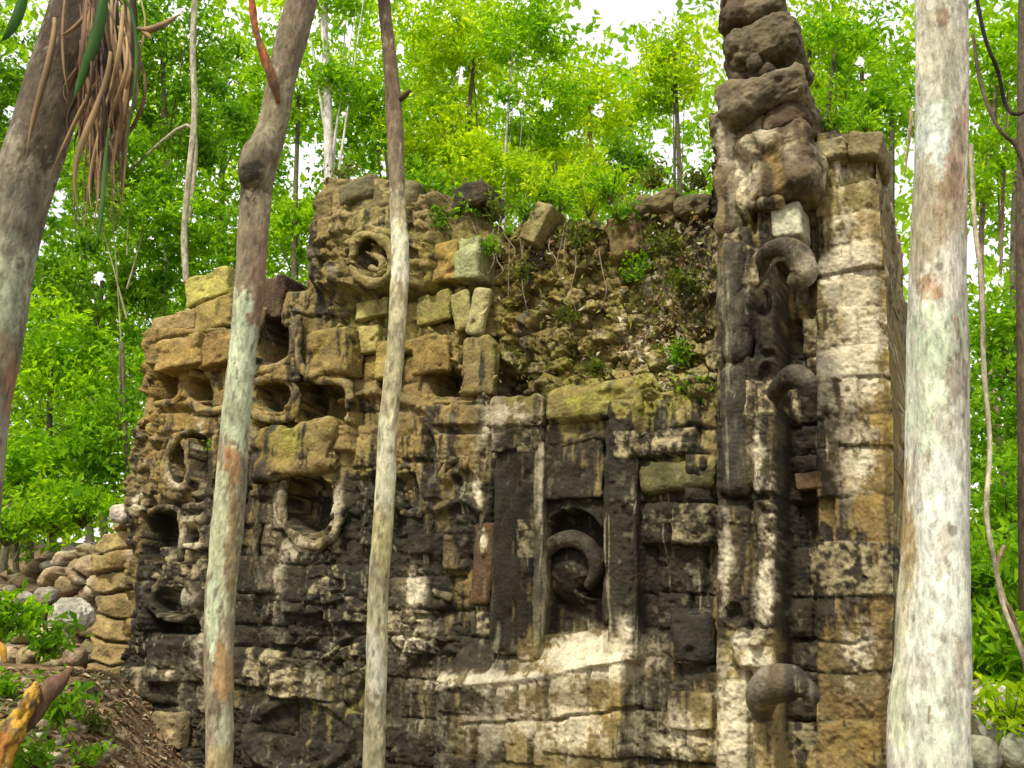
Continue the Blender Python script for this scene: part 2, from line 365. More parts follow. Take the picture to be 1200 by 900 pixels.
    led = np.where(Y < top, .0 + .30 * np.clip((Y - top + 44) / 44, 0, 1) ** 1.5, .30 - .03 * sst(0, 8, Y - top)) - (Y < top - 44) * 2.
    H = np.maximum(H, led * inl + (1 - inl) * -1)
    for q_ in [[(578,806),(580,845)],[(606,804),(607,842)],[(642,798),(641,840)],[(690,786),(690,832)],[(545,846),(600,843)],[(600,843),(660,840)],[(660,838),(738,828)],[(560,846),(560,900)],[(592,845),(593,900)],[(628,842),(627,900)],[(664,840),(664,900)],[(702,834),(701,900)]]:
        H = H - .05 * sst(3.4, .6, pathd(X + (fbm(u * 9, z * 9, 3, 3) - .5) * 8, Y + (fbm(u * 9, z * 9, 13, 3) - .5) * 8, q_, .25))
    # column with its mask shapes
    H = put(H, rect(X, Y, 833, 120, 916, 1100, 3, .30), .30, 2)
    H = put(H, pathd(X, Y, [(876, 260), (874, 420), (872, 1000)], .3) - 2.2, .20, 2.5)
    for a in [(838,280,872,418,14,.40), (840,424,874,578,12,.38), (878,430,912,600,14,.38), (880,340,908,424,12,.37), (838,170,868,270,12,.38), (840,600,872,735,8,.35),
              (878,606,914,735,12,.37), (850,738,906,782,10,.40), (878,800,912,900,6,.33), (836,800,872,900,5,.32), (866,150,905,240,12,.42)]:
        sdv = rect(X, Y, *a[:5], a[5]); H = np.maximum(H, put(H, sdv, a[5], 4))
    for e in [(854,372,7,9,.30), (890,368,9,14,.27), (893,452,9,14,.28), (872,752,7,6,.5), (858,720,9,12,.26)]:
        H = put(H, ell(X, Y, *e[:4], e[4]), e[4], 3)
    H = np.maximum(H, put(H, ell(X, Y, 898, 690, 15, 46, .42), .43, 8))
    H = put(H, rect(X, Y, 840, 583, 914, 590, 1, .3), .24, 2)
    # slot right of the column, right-hand wall
    H = put(H, rect(X, Y, 920, 325, 957, 1100, 2), -.10, 3)
    H = np.where(X > 957, put(H, rect(X, Y, 957, 100, 1200, 1100, 2), .06, 3), H)
    # block group between panel and column
    H = put(H, rect(X, Y, 748, 545, 832, 640, 8, .10), .10, 3)
    H = put(H, rect(X, Y, 782, 715, 828, 777, 12, .12), .12, 3)
    H = put(H, rect(X, Y, 745, 520, 830, 560, 14, .16), .16, 6)
    return H

def build_facade(root):
    st = 1.55
    gx = np.arange(96, 1062, st); gy = np.arange(96, 1080, st)
    # joints bend, so the grid itself follows the outline on both sides
    X, Y = np.meshgrid(gx, gy)
    le = left_edge(Y); re = right_edge(Y)
    s = (X - gx[0]) / (gx[-1] - gx[0]); s0 = .045
    X = np.where(s < s0, X, X)
    u, z = uz(X, Y, 0.)
    Hb = facade_height(X, Y, u, z)
    # ashlar courses with irregular joints
    zz = z + (fbm(u * 1.3, z * 1.3, 9., 3) - .5) * .10; uu = u + (fbm(u * 1.3 + 7, z * 1.3, 9., 3) - .5) * .10
    zz = zz + (TAB[np.floor((u + 20 + .15 * np.sin(z * 3)) / 1.15).astype(int) & 63, 2, 2] - .5) * .30
    edges = [-.9]; r2 = random.Random(5)
    while edges[-1] < 9: edges.append(edges[-1] + r2.uniform(.24, .42))
    edges = np.array(edges); ci = np.clip(np.searchsorted(edges, zz) - 1, 0, len(edges) - 2)
    hz = edges[ci + 1] - edges[ci]; fz = (zz - edges[ci])
    bw = .34 + .30 * TAB[ci & 63, 5, 7]; off = TAB[ci & 63, 9, 3] * 3
    ub = (uu + 20) / bw + off; jit = .35
    bi = np.floor(ub).astype(int); e0 = bi + jit * (TAB[ci & 63, bi & 63, 11] - .5); e1 = bi + 1 + jit * (TAB[ci & 63, (bi + 1) & 63, 11] - .5)
    lo = ub < e0; hi = ub >= e1
    bi = bi - lo + hi
    e0 = bi + jit * (TAB[ci & 63, bi & 63, 11] - .5); e1 = bi + 1 + jit * (TAB[ci & 63, (bi + 1) & 63, 11] - .5)
    fu = (ub - e0) * bw; wu = (e1 - e0) * bw
    cr = .03
    rxx = np.abs(fu - wu / 2) - wu / 2 + cr; ryy = np.abs(fz - hz / 2) - hz / 2 + cr
    dj = -(np.minimum(np.maximum(rxx, ryy), 0) + np.hypot(np.maximum(rxx, 0), np.maximum(ryy, 0)) - cr)     # distance inside the block
    dj = dj + (fbm(u * 14, z * 14, 2., 3) - .5) * .030
    rid = TAB[ci & 63, bi & 63, 20]; rid2 = TAB[ci & 63, bi & 63, 23]; rid3 = TAB[ci & 63, bi & 63, 29]
    joint = sst(.014, .000, dj)
    worn = .35 + .65 * sst(.40, .56, fbm(u * 2.6 + 3, z * 2.6, 12, 3))
    worn = worn * (1 - .45 * (X > 957)) * (1 - .7 * sst(10, -10, rect(X, Y, 525, 745, 742, 1100)))
    joint = joint * worn
    Hblk = (rid - .5) * .10 - .042 * worn * sst(.020, -.004, dj) - .018 * sst(.07, 0., dj) + (fu - wu / 2) * (rid2 - .5) * .16 + (fz - hz / 2) * (rid3 - .5) * .16
    Hblk = Hblk * np.where(X > 957, .55, 1.)
    Hblk = Hblk + np.where(rid3 > .92, -.07, 0)
    # rubble of the fallen core and along the broken top
    d1, d2, cid, jx, jy = worley(u * 5.2 + 3 + fbm(u * 5, z * 5, 0) * .7, z * 7 + fbm(u * 5 + 9, z * 5, 0) * .7, 2)
    e1_, e2_, cid2, kx, ky = worley(u * 14 + 3, z * 15 + 9, 9)
    Hrub = (cid - .5) * .20 - .06 * sst(.12, 0, d2 - d1) + (jx * (cid - .5) + jy * (cid2 - .5)) * .10 + (cid2 - .5) * .05 - .02 * sst(.15, 0, e2_ - e1_)
    Hrub = Hrub * (.6 + .9 * fbm(u * 1.7, z * 1.7, 40, 2)) + .16 * (fbm(u * 2.3, z * 2.3, 44, 3) - .5)
    topd = Y - outline_top(X)
    rmask = np.clip(sst(-16, 16, 0 - rect(X + (fbm(u * 2, z * 2, 4) - .5) * 80, Y + (fbm(u * 2 + 5, z * 2, 4) - .5) * 90, 566, 100, 832, 448, 20)), 0, 1)
    rmask = np.maximum(rmask, .8 * sst(26, 6, topd) * (X < 832))
    rmask = np.maximum(rmask, .55 * sst(.52, .66, fbm(u * 1.4 + 11, z * 1.4, 3, 3)) * (X < 560))
    smooth_zone = np.clip(sst(5, -5, rect(X, Y, 838, 100, 924, 1100)) * .88 + sst(20, -20, rect(X, Y, 165, 392, 415, 690)) * .4 + sst(20, -20, rect(X, Y, 430, 480, 590, 640)) * .5 + sst(5, -5, rect(X, Y, 576, 480, 748, 778)) * .92 + sst(8, -8, rect(X, Y, 525, 750, 742, 1100)) * .55 + sst(6, -6, rect(X, Y, 355, 205, 500, 345)) * .8, 0, 1)
    bm = 1 - smooth_zone
    Hd = (Hblk * (1 - rmask) * bm) + Hrub * rmask
    ero = (fbm(u * 5, z * 5, 6., 5, .6) - .5) * .10 + (fbm(u * 19, z * 19, 6., 4, .65) - .5) * .040
    pit = -.018 * sst(.66, .78, fbm(u * 11 + 60, z * 11, 1, 3, .6))
    ero = ero * (1 - .7 * sst(12, -12, rect(X, Y, 165, 385, 415, 760)) - .55 * sst(8, -8, rect(X, Y, 957, 100, 1200, 700)) * 1. - .5 * sst(8, -8, rect(X, Y, 600, 600, 745, 900)))
    H = Hb + Hd + ero + pit
    H += -.10 * sst(18, 0, topd) * (X < 832)                       # crest worn back
    # right arris worn round
    H -= .10 * sst(.10, 0., (re - X) / 110.)
    P = W(u, z, H)
    # trim to the outline
    jag = (fbm(u * 6, z * 6, 22, 3) - .5)
    keep = (Y > outline_top(X + jag * 16) + jag * 10) & (X < re + 1) & (X > le + jag * 12)
    ny, nx = X.shape
    idx = np.arange(ny * nx).reshape(ny, nx)
    kf = keep[:-1, :-1] & keep[1:, :-1] & keep[:-1, 1:] & keep[1:, 1:]
    F = np.stack([idx[:-1, :-1], idx[1:, :-1], idx[1:, 1:], idx[:-1, 1:]], -1)[kf]
    V = P.reshape(-1, 3)
    edge = joint * (1 - rmask) * bm + rmask * sst(.10, .0, d2 - d1) * .8
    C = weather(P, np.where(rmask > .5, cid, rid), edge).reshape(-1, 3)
    # close the sides and the back: outline edges carried 1.1 m back
    pad = np.zeros((ny + 1, nx + 1), bool); pad[1:ny, 1:nx] = kf
    sides = []
    top_ = kf & ~pad[0:ny-1, 1:nx]; r_, c_ = np.nonzero(top_); sides.append((idx[r_, c_ + 1], idx[r_, c_]))
    bot_ = kf & ~pad[2:ny+1, 1:nx]; r_, c_ = np.nonzero(bot_); sides.append((idx[r_ + 1, c_], idx[r_ + 1, c_ + 1]))
    lef_ = kf & ~pad[1:ny, 0:nx-1]; r_, c_ = np.nonzero(lef_); sides.append((idx[r_, c_], idx[r_ + 1, c_]))
    rig_ = kf & ~pad[1:ny, 2:nx+1]; r_, c_ = np.nonzero(rig_); sides.append((idx[r_ + 1, c_ + 1], idx[r_, c_ + 1]))
    a = np.concatenate([s_[0] for s_ in sides]); b = np.concatenate([s_[1] for s_ in sides])
    used = np.unique(np.concatenate([a, b])); mp = {}
    steps = 5; base = len(V); extraV = []; extraC = []; lay = [np.zeros(len(V), int)]
    inv = np.full(len(V), -1); inv[used] = np.arange(len(used)); layers = [used]
    for k in range(1, steps + 1):
        q = V[used] - N * (k / steps) * 1.6 * 1.0
        q = q + (np.stack([fbm(q[:, 0] * 5, q[:, 1] * 5, q[:, 2] * 5), fbm(q[:, 0] * 5 + 9, q[:, 1] * 5, q[:, 2] * 5), fbm(q[:, 0] * 5, q[:, 1] * 5 + 5, q[:, 2] * 5)], -1) - .5) * .10
        q[:, 2] -= .05 * k * (V[used][:, 2] > 3)
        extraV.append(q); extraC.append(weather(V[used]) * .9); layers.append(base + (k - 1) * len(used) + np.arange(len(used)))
    SF = []
    for k in range(steps):
        SF.append(np.stack([layers[k][inv[a]], layers[k][inv[b]], layers[k + 1][inv[b]], layers[k + 1][inv[a]]], -1))
    V2 = np.concatenate([V] + extraV); C2 = np.concatenate([C] + extraC)
    Fall = np.concatenate([F] + SF)
    us = np.unique(Fall); rm = np.full(len(V2), -1); rm[us] = np.arange(len(us))
    mk('wall', V2[us], rm[Fall], M_STONE, root, C2[us])
    # rough back of the masonry mass behind the facing
    bx = np.arange(180, 1036, 16); by = np.arange(130, 1085, 16); BX2, BY2 = np.meshgrid(bx, by)
    u2, z2 = uz(BX2.astype(float), BY2.astype(float), 0.)
    Pb = W(u2, z2, -1.55 + (fbm(u2 * 3, z2 * 3, 8) - .5) * .2)
    kb = (BY2 > outline_top(BX2.astype(float)) + 30) & (BX2 < right_edge(BY2) - 4) & (BX2 > left_edge(BY2) + 14)
    ib = np.arange(BX2.size).reshape(BX2.shape)
    kk = kb[:-1, :-1] & kb[1:, :-1] & kb[:-1, 1:] & kb[1:, 1:]
    Fb = np.stack([ib[:-1, :-1], ib[:-1, 1:], ib[1:, 1:], ib[1:, :-1]], -1)[kk]
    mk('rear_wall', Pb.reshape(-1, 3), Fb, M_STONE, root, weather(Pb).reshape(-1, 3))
    # side return beyond the right arris
    s_ = np.linspace(0, 2.6, 110); yy = np.arange(158, 1085, 3.0)
    S, YY = np.meshgrid(s_, yy)
    ex = right_edge(YY) - 3
    ue, ze = uz(ex, YY, 0.)
    blk = (np.floor(S / .45 + np.floor(ze / .33) * .5)).astype(int); cz = np.floor(ze / .33).astype(int)
    rr = TAB[blk & 63, cz & 63, 4]; fz_ = ze / .33 - cz; fs = S / .45 + cz * .5 - blk
    jt = np.maximum(sst(.08, 0, np.minimum(fz_, 1 - fz_)), sst(.06, 0, np.minimum(fs, 1 - fs)))
    out = (rr - .5) * .06 - .04 * jt + (fbm(S * 6, ze * 6, 3) - .5) * .12 - .06 * sst(.08, 0, S)
    Ps = W(ue, ze, -.03 - S) + out[..., None] * T
    is_ = np.arange(S.size).reshape(S.shape)
    Fs = np.stack([is_[:-1, :-1], is_[1:, :-1], is_[1:, 1:], is_[:-1, 1:]], -1).reshape(-1, 4)
    Cs = np.array([.27, .22, .12]) * (.4 + 1.2 * fbm(S * 7, ze * 2, 5)[..., None]) * (1 - .7 * jt[..., None])
    Cs = Cs * (1 - .55 * sst(.5, .62, fbm(S * 9 + 4, ze * 1.5, 15))[..., None])
    mk('side_wall', Ps.reshape(-1, 3), Fs, M_STONE, root, np.clip(Cs, .01, .8).reshape(-1, 3))

def boxgrid(n):
    """surface of the cube [-1,1]^3 as a quad grid, welded"""
    t = np.linspace(-1, 1, n + 1); a, b = np.meshgrid(t, t); o = np.ones_like(a); V = []; F = []
    for q in (np.stack([a, b, o], -1), np.stack([b, a, -o], -1), np.stack([o, a, b], -1), np.stack([-o, b, a], -1), np.stack([b, o, a], -1), np.stack([a, -o, b], -1)):
        i = np.arange((n + 1) ** 2).reshape(n + 1, n + 1) + len(V) * (n + 1) ** 2
        V.append(q.reshape(-1, 3)); F.append(np.stack([i[:-1, :-1], i[:-1, 1:], i[1:, 1:], i[1:, :-1]], -1).reshape(-1, 4))
    V = np.concatenate(V); F = np.concatenate(F)
    k = np.round(V * 1000).astype(int); _, first, inv = np.unique(k, axis=0, return_index=True, return_inverse=True)
    return V[first], inv.ravel()[F]
BG = {n: boxgrid(n) for n in (8, 14, 24, 36)}

def rock_shape(dims, rad, n=14, amp=.02, sq=None, seed=0, freq=5., amp2=None):
    V, F = BG[n]; d = np.array(dims) / 2.
    r = min(rad, d.min() * .98)
    p = V * d; q = np.clip(p, -(d - r), d - r); e = p - q; ln = np.linalg.norm(e, axis=1, keepdims=True); nn = e / np.maximum(ln, 1e-9)
    v = q + nn * r
    k = seed * 3.7
    f = (fbm(v[:, 0] * freq + k, v[:, 1] * freq, v[:, 2] * freq, 4, .55) - .5) * 2 * amp
    f = f + (fbm(v[:, 0] * 24 + k, v[:, 1] * 24, v[:, 2] * 24, 3) - .5) * (amp2 if amp2 is not None else amp * .35)
    return v + nn * f[:, None], F

def stone(name, root, x0, y0, x1, y1, h0, h1, rad=.05, tilt=0, amp=.02, n=14, seed=None, col=None, lab=None, freq=5., warp=.24):
    """a block of the facade, front face filling the given photo rectangle at h1 metres proud of the wall"""
    xc, yc = (x0 + x1) / 2, (y0 + y1) / 2
    u0, _ = uz(x0, yc, h1); u1, _ = uz(x1, yc, h1); _, z0 = uz(xc, y1, h1); _, z1 = uz(xc, y0, h1)
    seed = random.random() * 50 if seed is None else seed
    if name == 'facing_stone': h1 = h1 * .62
    v, F = rock_shape((u1 - u0, z1 - z0, h1 - h0), rad * .9, n if n > 14 else 24, amp * (1. if name != 'mask_stone' else 1.5), seed=seed, freq=freq)
    kw = np.array([[seed, 3, 7], [9, seed, 1], [4, 8, seed]])       # warp the whole block a little out of square
    mn = min(u1 - u0, z1 - z0)
    v = v + np.stack([fbm(v[:, 0] * 3.2 + k_[0], v[:, 1] * 3.2 + k_[1], v[:, 2] * 3.2 + k_[2], 3) - .5 for k_ in kw], -1) * mn * np.array([warp, warp, .2])
    # chipped corners
    chip = sst(.60, .74, fbm(v[:, 0] * 6 + seed, v[:, 1] * 6, v[:, 2] * 6 + 4, 3)); v[:, 2] -= chip * .035; v[:, :2] *= (1 - .07 * chip)[:, None]
    c, s = math.cos(R(tilt)), math.sin(R(tilt))
    x = v[:, 0] * c - v[:, 1] * s; y = v[:, 0] * s + v[:, 1] * c
    P = W((u0 + u1) / 2 + x, (z0 + z1) / 2 + y, (h0 + h1) / 2 + v[:, 2])
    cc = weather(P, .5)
    if col is not None:
        k, a = col; g = fbm(P[:, 0] * 8, P[:, 1] * 8, P[:, 2] * 8, 4); a_ = np.clip(a * (.5 + g), 0, 1)[:, None]
        cc = cc * (1 - a_) + np.array(k) * (.55 + .9 * g[:, None]) * a_
    o = mk(name, P, F, M_STONE, root, cc)
    if lab: o['label'] = lab
    return o

def tube(name, P, rad, mat, parent=None, colf=None, sides=18, amp=.0, freq=6., squash=1., sub=6, caps=True, bumpf=None, seed=0):
    """tube through the points P (k*3) with radii rad; smooth Catmull-Rom"""
    P = np.asarray(P, float); rad = np.asarray(rad, float); k = len(P)
    Pe = np.concatenate([[2 * P[0] - P[1]], P, [2 * P[-1] - P[-2]]]); out = []; ro = []
    for i in range(k - 1):
        p0, p1, p2, p3 = Pe[i:i + 4]
        for t in np.linspace(0, 1, sub, endpoint=False):
            out.append(.5 * (2 * p1 + (p2 - p0) * t + (2 * p0 - 5 * p1 + 4 * p2 - p3) * t * t + (3 * p1 - p0 - 3 * p2 + p3) * t ** 3))
            tt = t * t * (3 - 2 * t); ro.append(rad[i] * (1 - tt) + rad[i + 1] * tt)
    out.append(P[-1]); ro.append(rad[-1]); C = np.array(out); r = np.array(ro)
    if caps:
        for rep, sgn in ((0, -1), (-1, 1)):
            d = C[rep] - C[1 if rep == 0 else -2]; d /= np.linalg.norm(d)
            e = [C[rep] + d * r[rep] * .45, C[rep] + d * r[rep] * .7]; er = [r[rep] * .8, r[rep] * .02]
            if rep == 0: C = np.concatenate([e[::-1], C]); r = np.concatenate([er[::-1], r])
            else: C = np.concatenate([C, e]); r = np.concatenate([r, er])
    m = len(C); Tn = np.gradient(C, axis=0); Tn /= np.linalg.norm(Tn, axis=1, keepdims=True)
    ref = np.array([0, -1., 0]) if abs(Tn[0, 1]) < .9 else np.array([0, 0, 1.])
    A = np.zeros((m, 3)); a = ref - Tn[0] * (ref @ Tn[0]); a /= np.linalg.norm(a)
    for i in range(m):
        a = a - Tn[i] * (a @ Tn[i]); a /= np.linalg.norm(a); A[i] = a
    B = np.cross(Tn, A)
    th = np.linspace(0, 2 * math.pi, sides, endpoint=False)
    L = np.concatenate([[0], np.cumsum(np.linalg.norm(np.diff(C, axis=0), axis=1))])
    TH, LL = np.meshgrid(th, L); RR = np.repeat(r[:, None], sides, 1)
    D = A[:, None] * np.cos(TH)[..., None] * squash + B[:, None] * np.sin(TH)[..., None]
    if amp:
        f = fbm(np.cos(TH) * RR * freq * 2 + seed, np.sin(TH) * RR * freq * 2 + 5, LL * freq, 4) - .5
        RR = RR * (1 + amp * 2 * f)
    if bumpf is not None: RR = RR + bumpf(TH, LL, RR)
    V = C[:, None] + D * RR[..., None]
    i = np.arange(m * sides).reshape(m, sides); j = np.roll(i, -1, 1)
    F = np.stack([i[:-1], j[:-1], j[1:], i[1:]], -1).reshape(-1, 4)
    V = V.reshape(-1, 3)
    col = None if colf is None else colf(V, TH.ravel(), LL.ravel())
    return mk(name, V, F, mat, parent, col)

def pxtube(name, pts, mat, parent=None, ws=1., **k):
    """pts: (px, py, Y, width_px)"""
    a = np.array(pts, float); P = at(a[:, 0], a[:, 1], a[:, 2]); rad = ws * a[:, 3] / 2 * a[:, 2] / FPX
    return tube(name, P, rad, mat, parent, **k)

# ------------------------------------------------------------------ THE RUIN
ruin = thing('temple_facade', tuple(W(np.array(0.), np.array(0.), np.array(0.))), 'weathered limestone temple wall carved with mask faces and streaked with black crust', 'temple ruin')
build_facade(ruin)

def hook(name, pts, rs, lab=None, dark=.6, amp=.10):
    a = np.array(pts, float); P = onwall(a[:, 0], a[:, 1], a[:, 2])
    Y = P[:, 1]; rad = np.array(rs) / FPX * Y
    def cf(V, TH, LL):
        c = weather(V, .5); g = fbm(V[:, 0] * 7, V[:, 1] * 7, V[:, 2] * 7, 4)
        a_ = (dark * sst(.25, .6, g))[:, None]
        return c * (1 - a_) + np.array([.055, .046, .035]) * (.6 + .8 * g[:, None]) * a_
    o = tube(name, P, rad, M_STONE, ruin, cf, sides=30, amp=amp * 1.8, freq=6, sub=9, seed=random.random() * 9)
    if lab: o['label'] = lab
    return o
# snouts of the stacked masks, curling out of the narrow column
hook('mask_snout', [(893,330,.30),(894,305,.46),(906,291,.60),(924,290,.68),(938,302,.70),(941,320,.68),(932,332,.66)], [9,10,11,13,16,17,12], 'hooked stone snout curling to the right, topmost of the dark ones')
hook('mask_snout', [(905,470,.30),(915,452,.46),(930,440,.58),(944,446,.62),(948,460,.60)], [10,12,14,13,9], 'short broken snout stub halfway up the column', .8)
hook('mask_snout', [(893,835,.30),(893,815,.50),(906,802,.64),(928,800,.72),(944,806,.76)], [12,18,21,19,12], 'thick grey rounded snout low on the column', .75, .06)
hook('snout_tip', [(944,806,.74),(950,815,.74),(948,826,.74)], [12,11,7], None, .7)
# curled snout inside the arched niche
hook('niche_snout', [(638,700,-.16),(634,676,-.10),(638,652,-.05),(650,637,-.01),(670,631,.01),(687,638,.02),(697,654,.02),(698,672,.0),(690,686,-.06)],
     [5,7,8,9,10,10,9,8,6], 'spiral snout curled inside the arched niche', .95, .05)
# stones that stand clear of the wall face
S = stone
S('cornice', ruin, 636, 446, 750, 492, -.2, .21, .11, 5, .022, 36, lab='mossy cornice slab over the tall panel')
S('cornice', ruin, 640, 486, 746, 520, -.2, .12, .08, 3, .022, 24)
S('capital', ruin, 570, 462, 632, 502, -.1, .24, .08, 0, .03, 24, lab='pale eroded capital on the central pilaster')
S('capital', ruin, 574, 498, 630, 528, -.1, .17, .05, 0, .03, 14)
S('snout_block', ruin, 290, 494, 382, 560, -.1, .30, .12, 4, .035, 36, lab='bulky ochre block over the dark mouth hole')
S('scroll_stone', ruin, 356, 384, 408, 442, .0, .30, .08, 4, .02, 24, lab='rounded scroll stone with smooth curved lower edge')
S('scroll_stone', ruin, 300, 426, 352, 446, .0, .22, .04, -6, .02, 14)
S('lintel_stone', ruin, 182, 394, 232, 430, .0, .36, .04, 4, .02, 24, col=((.30, .21, .065), .6)); S('lintel_stone', ruin, 231, 388, 278, 424, .0, .30, .04, 6, .02, 24, col=((.20, .13, .04), .6))
S('lintel_stone', ruin, 180, 366, 226, 392, -.6, .18, .05, 7, .025, 24, col=((.30, .22, .10), .5)); S('lintel_stone', ruin, 227, 350, 270, 386, -.6, .20, .05, 6, .025, 24, col=((.26, .2, .05), .5))
S('cap_stone', ruin, 218, 320, 264, 352, -.5, .16, .03, 7, .02, 24, col=((.36, .33, .08), .8), lab='single yellow-green stone perched on the broken left top')
S('cap_stone', ruin, 303, 326, 330, 372, -.4, .10, .04, 0, .02, 14, col=((.05, .03, .02), .9)); S('cap_stone', ruin, 332, 338, 362, 378, -.5, .08, .06, -4, .03, 14)
S('cap_stone', ruin, 392, 206, 436, 236, -.5, .34, .11, 12, .03, 24, col=((.09, .085, .045), .8)); S('cap_stone', ruin, 430, 212, 486, 246, -.5, .28, .10, -6, .03, 24, col=((.12, .11, .05), .8))
S('cap_stone', ruin, 500, 284, 536, 330, -.2, .16, .04, 3, .015, 24, col=((.32, .22, .05), .6)); S('cap_stone', ruin, 533, 276, 562, 326, -.2, .18, .04, -2, .015, 24, col=((.26, .29, .14), .85))
S('cap_stone', ruin, 530, 214, 566, 242, -.5, .05, .07, 5, .04, 14, col=((.03, .025, .015), .9))
S('cap_stone', ruin, 616, 236, 638, 282, -.3, .08, .03, -28, .02, 14, col=((.24, .20, .09), .8)); S('cap_stone', ruin, 712, 248, 746, 300, -.4, .10, .08, 10, .04, 24, col=((.13, .08, .035), .7))
S('cap_stone', ruin, 742, 222, 790, 246, -.5, -.02, .08, 4, .05, 14, col=((.13, .10, .05), .7)); S('cap_stone', ruin, 788, 224, 832, 250, -.5, -.02, .08, -4, .05, 14, col=((.1, .085, .05), .7))
S('facing_stone', ruin, 524, 338, 546, 384, .0, .16, .05, 12, .015, 14, col=((.26, .24, .09), .8)); S('facing_stone', ruin, 545, 334, 566, 388, .0, .17, .05, -12, .015, 14, col=((.34, .31, .15), .8))
S('facing_stone', ruin, 486, 342, 524, 376, .0, .13, .03, 5, .02, 14); S('facing_stone', ruin, 415, 378, 438, 412, .0, .16, .03, 0, .02, 14, col=((.36, .31, .10), .7))
S('facing_stone', ruin, 436, 396, 462, 440, .0, .15, .03, 0, .02, 14, col=((.30, .23, .07), .6)); S('facing_stone', ruin, 478, 390, 520, 436, .0, .17, .04, 4, .02, 14, col=((.2, .14, .04), .6))
S('facing_stone', ruin, 538, 392, 574, 462, -.1, .12, .06, 0, .03, 14); S('facing_stone', ruin, 412, 348, 450, 368, .0, .18, .02, 3, .02, 14, col=((.36, .32, .12), .7))
S('facing_stone', ruin, 255, 516, 300, 540, .0, .15, .04, 0, .02, 14); S('facing_stone', ruin, 262, 545, 284, 590, .0, .16, .05, 8, .02, 14)
S('facing_stone', ruin, 206, 686, 222, 712, -.1, .10, .08, 0, .02, 14, col=((.28, .27, .2), .7)); S('facing_stone', ruin, 168, 835, 206, 880, -.05, .18, .05, 0, .03, 14, col=((.3, .24, .12), .6))
S('facing_stone', ruin, 745, 534, 834, 574, -.05, .25, .09, 3, .03, 24, col=((.16, .15, .05), .4)); S('facing_stone', ruin, 782, 716, 830, 776, -.05, .20, .08, 0, .012, 24, col=((.026, .023, .016), .9))
S('facing_stone', ruin, 780, 812, 832, 858, -.05, .16, .03, 0, .02, 14); S('facing_stone', ruin, 550, 612, 574, 708, -.05, .13, .04, -2, .02, 14, col=((.09, .05, .025), .6))
S('facing_stone', ruin, 930, 552, 962, 572, -.1, .14, .02, 4, .015, 14, col=((.1, .06, .03), .8))
S('pilaster', ruin, 576, 520, 624, 768, -.1, .12, .03, 0, .022, 36, warp=.05, lab='tall black-streaked pilaster left of the niche'); S('pilaster', ruin, 623, 518, 634, 772, -.1, .14, .02, 0, .014, 36, warp=.08, col=((.26, .24, .15), .3))
S('pilaster', ruin, 706, 490, 746, 774, -.1, .18, .04, 0, .022, 36, warp=.05, lab='tall black pilaster right of the niche')
S('panel', ruin, 636, 512, 706, 584, -.1, .10, .03, 0, .03, 36, warp=.05)
def rim(pts, r_=6, h=.24, closed=False, pale=.5):
    if closed: pts = pts + pts[:2]
    a = np.array([(p[0], p[1]) for p in pts], float); P = onwall(a[:, 0], a[:, 1], np.full(len(a), h - .075)); rad = np.array([r_ * 1.0 * (1 + .2 * math.sin(i * 2.3)) for i in range(len(a))]) / FPX * P[:, 1]
    def cf(V, TH, LL):
        c = weather(V, .6); g = fbm(V[:, 0] * 12, V[:, 1] * 12, V[:, 2] * 12, 4)[:, None]; k_ = sst(.42, .62, g) * pale * .55
        return c * (1 - k_) + np.array([.30, .25, .13]) * k_
    tube('carved_rim', P, rad, M_STONE, ruin, cf, sides=18, amp=.55, freq=11, sub=10, seed=a[0, 0])
rim([(350,372),(349,400),(351,424),(360,438),(376,445),(396,447),(408,452),(410,468)], 5, .30)
rim([(344,384),(345,400),(342,418),(328,430),(310,434),(296,440)], 6, .26)
rim([(300,448),(322,442),(344,448),(347,466),(343,486),(322,492),(302,486),(297,466)], 5, .24, True)
rim([(222,470),(240,482),(262,478),(270,462),(270,436)], 5, .24); rim([(184,474),(206,470),(214,456)], 4, .22)
rim([(222,505),(206,514),(196,534),(194,552),(200,568),(212,574)], 5, .22, pale=.9)
rim([(222,516),(221,540),(222,566)], 4, .20, pale=.9); rim([(268,500),(262,540),(256,590),(246,640)], 6, .20)
rim([(334,566),(330,592),(336,616),(352,634),(374,638),(392,626),(398,600),(394,576)], 6, .20, pale=.9)
rim([(300,580),(304,610),(300,650),(308,690)], 5, .14)
rim([(414,300),(418,282),(434,276),(452,284),(460,300),(456,322),(440,332),(422,326),(412,314)], 6, .46); rim([(440,300),(448,306),(444,316),(434,314)], 4, .44)
rim([(182,690),(196,680),(218,682),(230,696),(228,716)], 5, .12); rim([(176,600),(190,594),(208,598),(214,620),(212,656)], 4, .16)
rim([(516,558),(530,540),(550,538),(562,556),(566,600),(560,640)], 4, .13); rim([(456,562),(470,548),(488,550),(496,580),(492,606)], 4, .12); rim([(300,400),(304,380),(310,362)], 5, .24)
rim([(505,612),(500,650),(506,690),(528,700)], 4, .10)
rim([(884,330),(886,305),(900,290)], 7, .52, pale=.9)
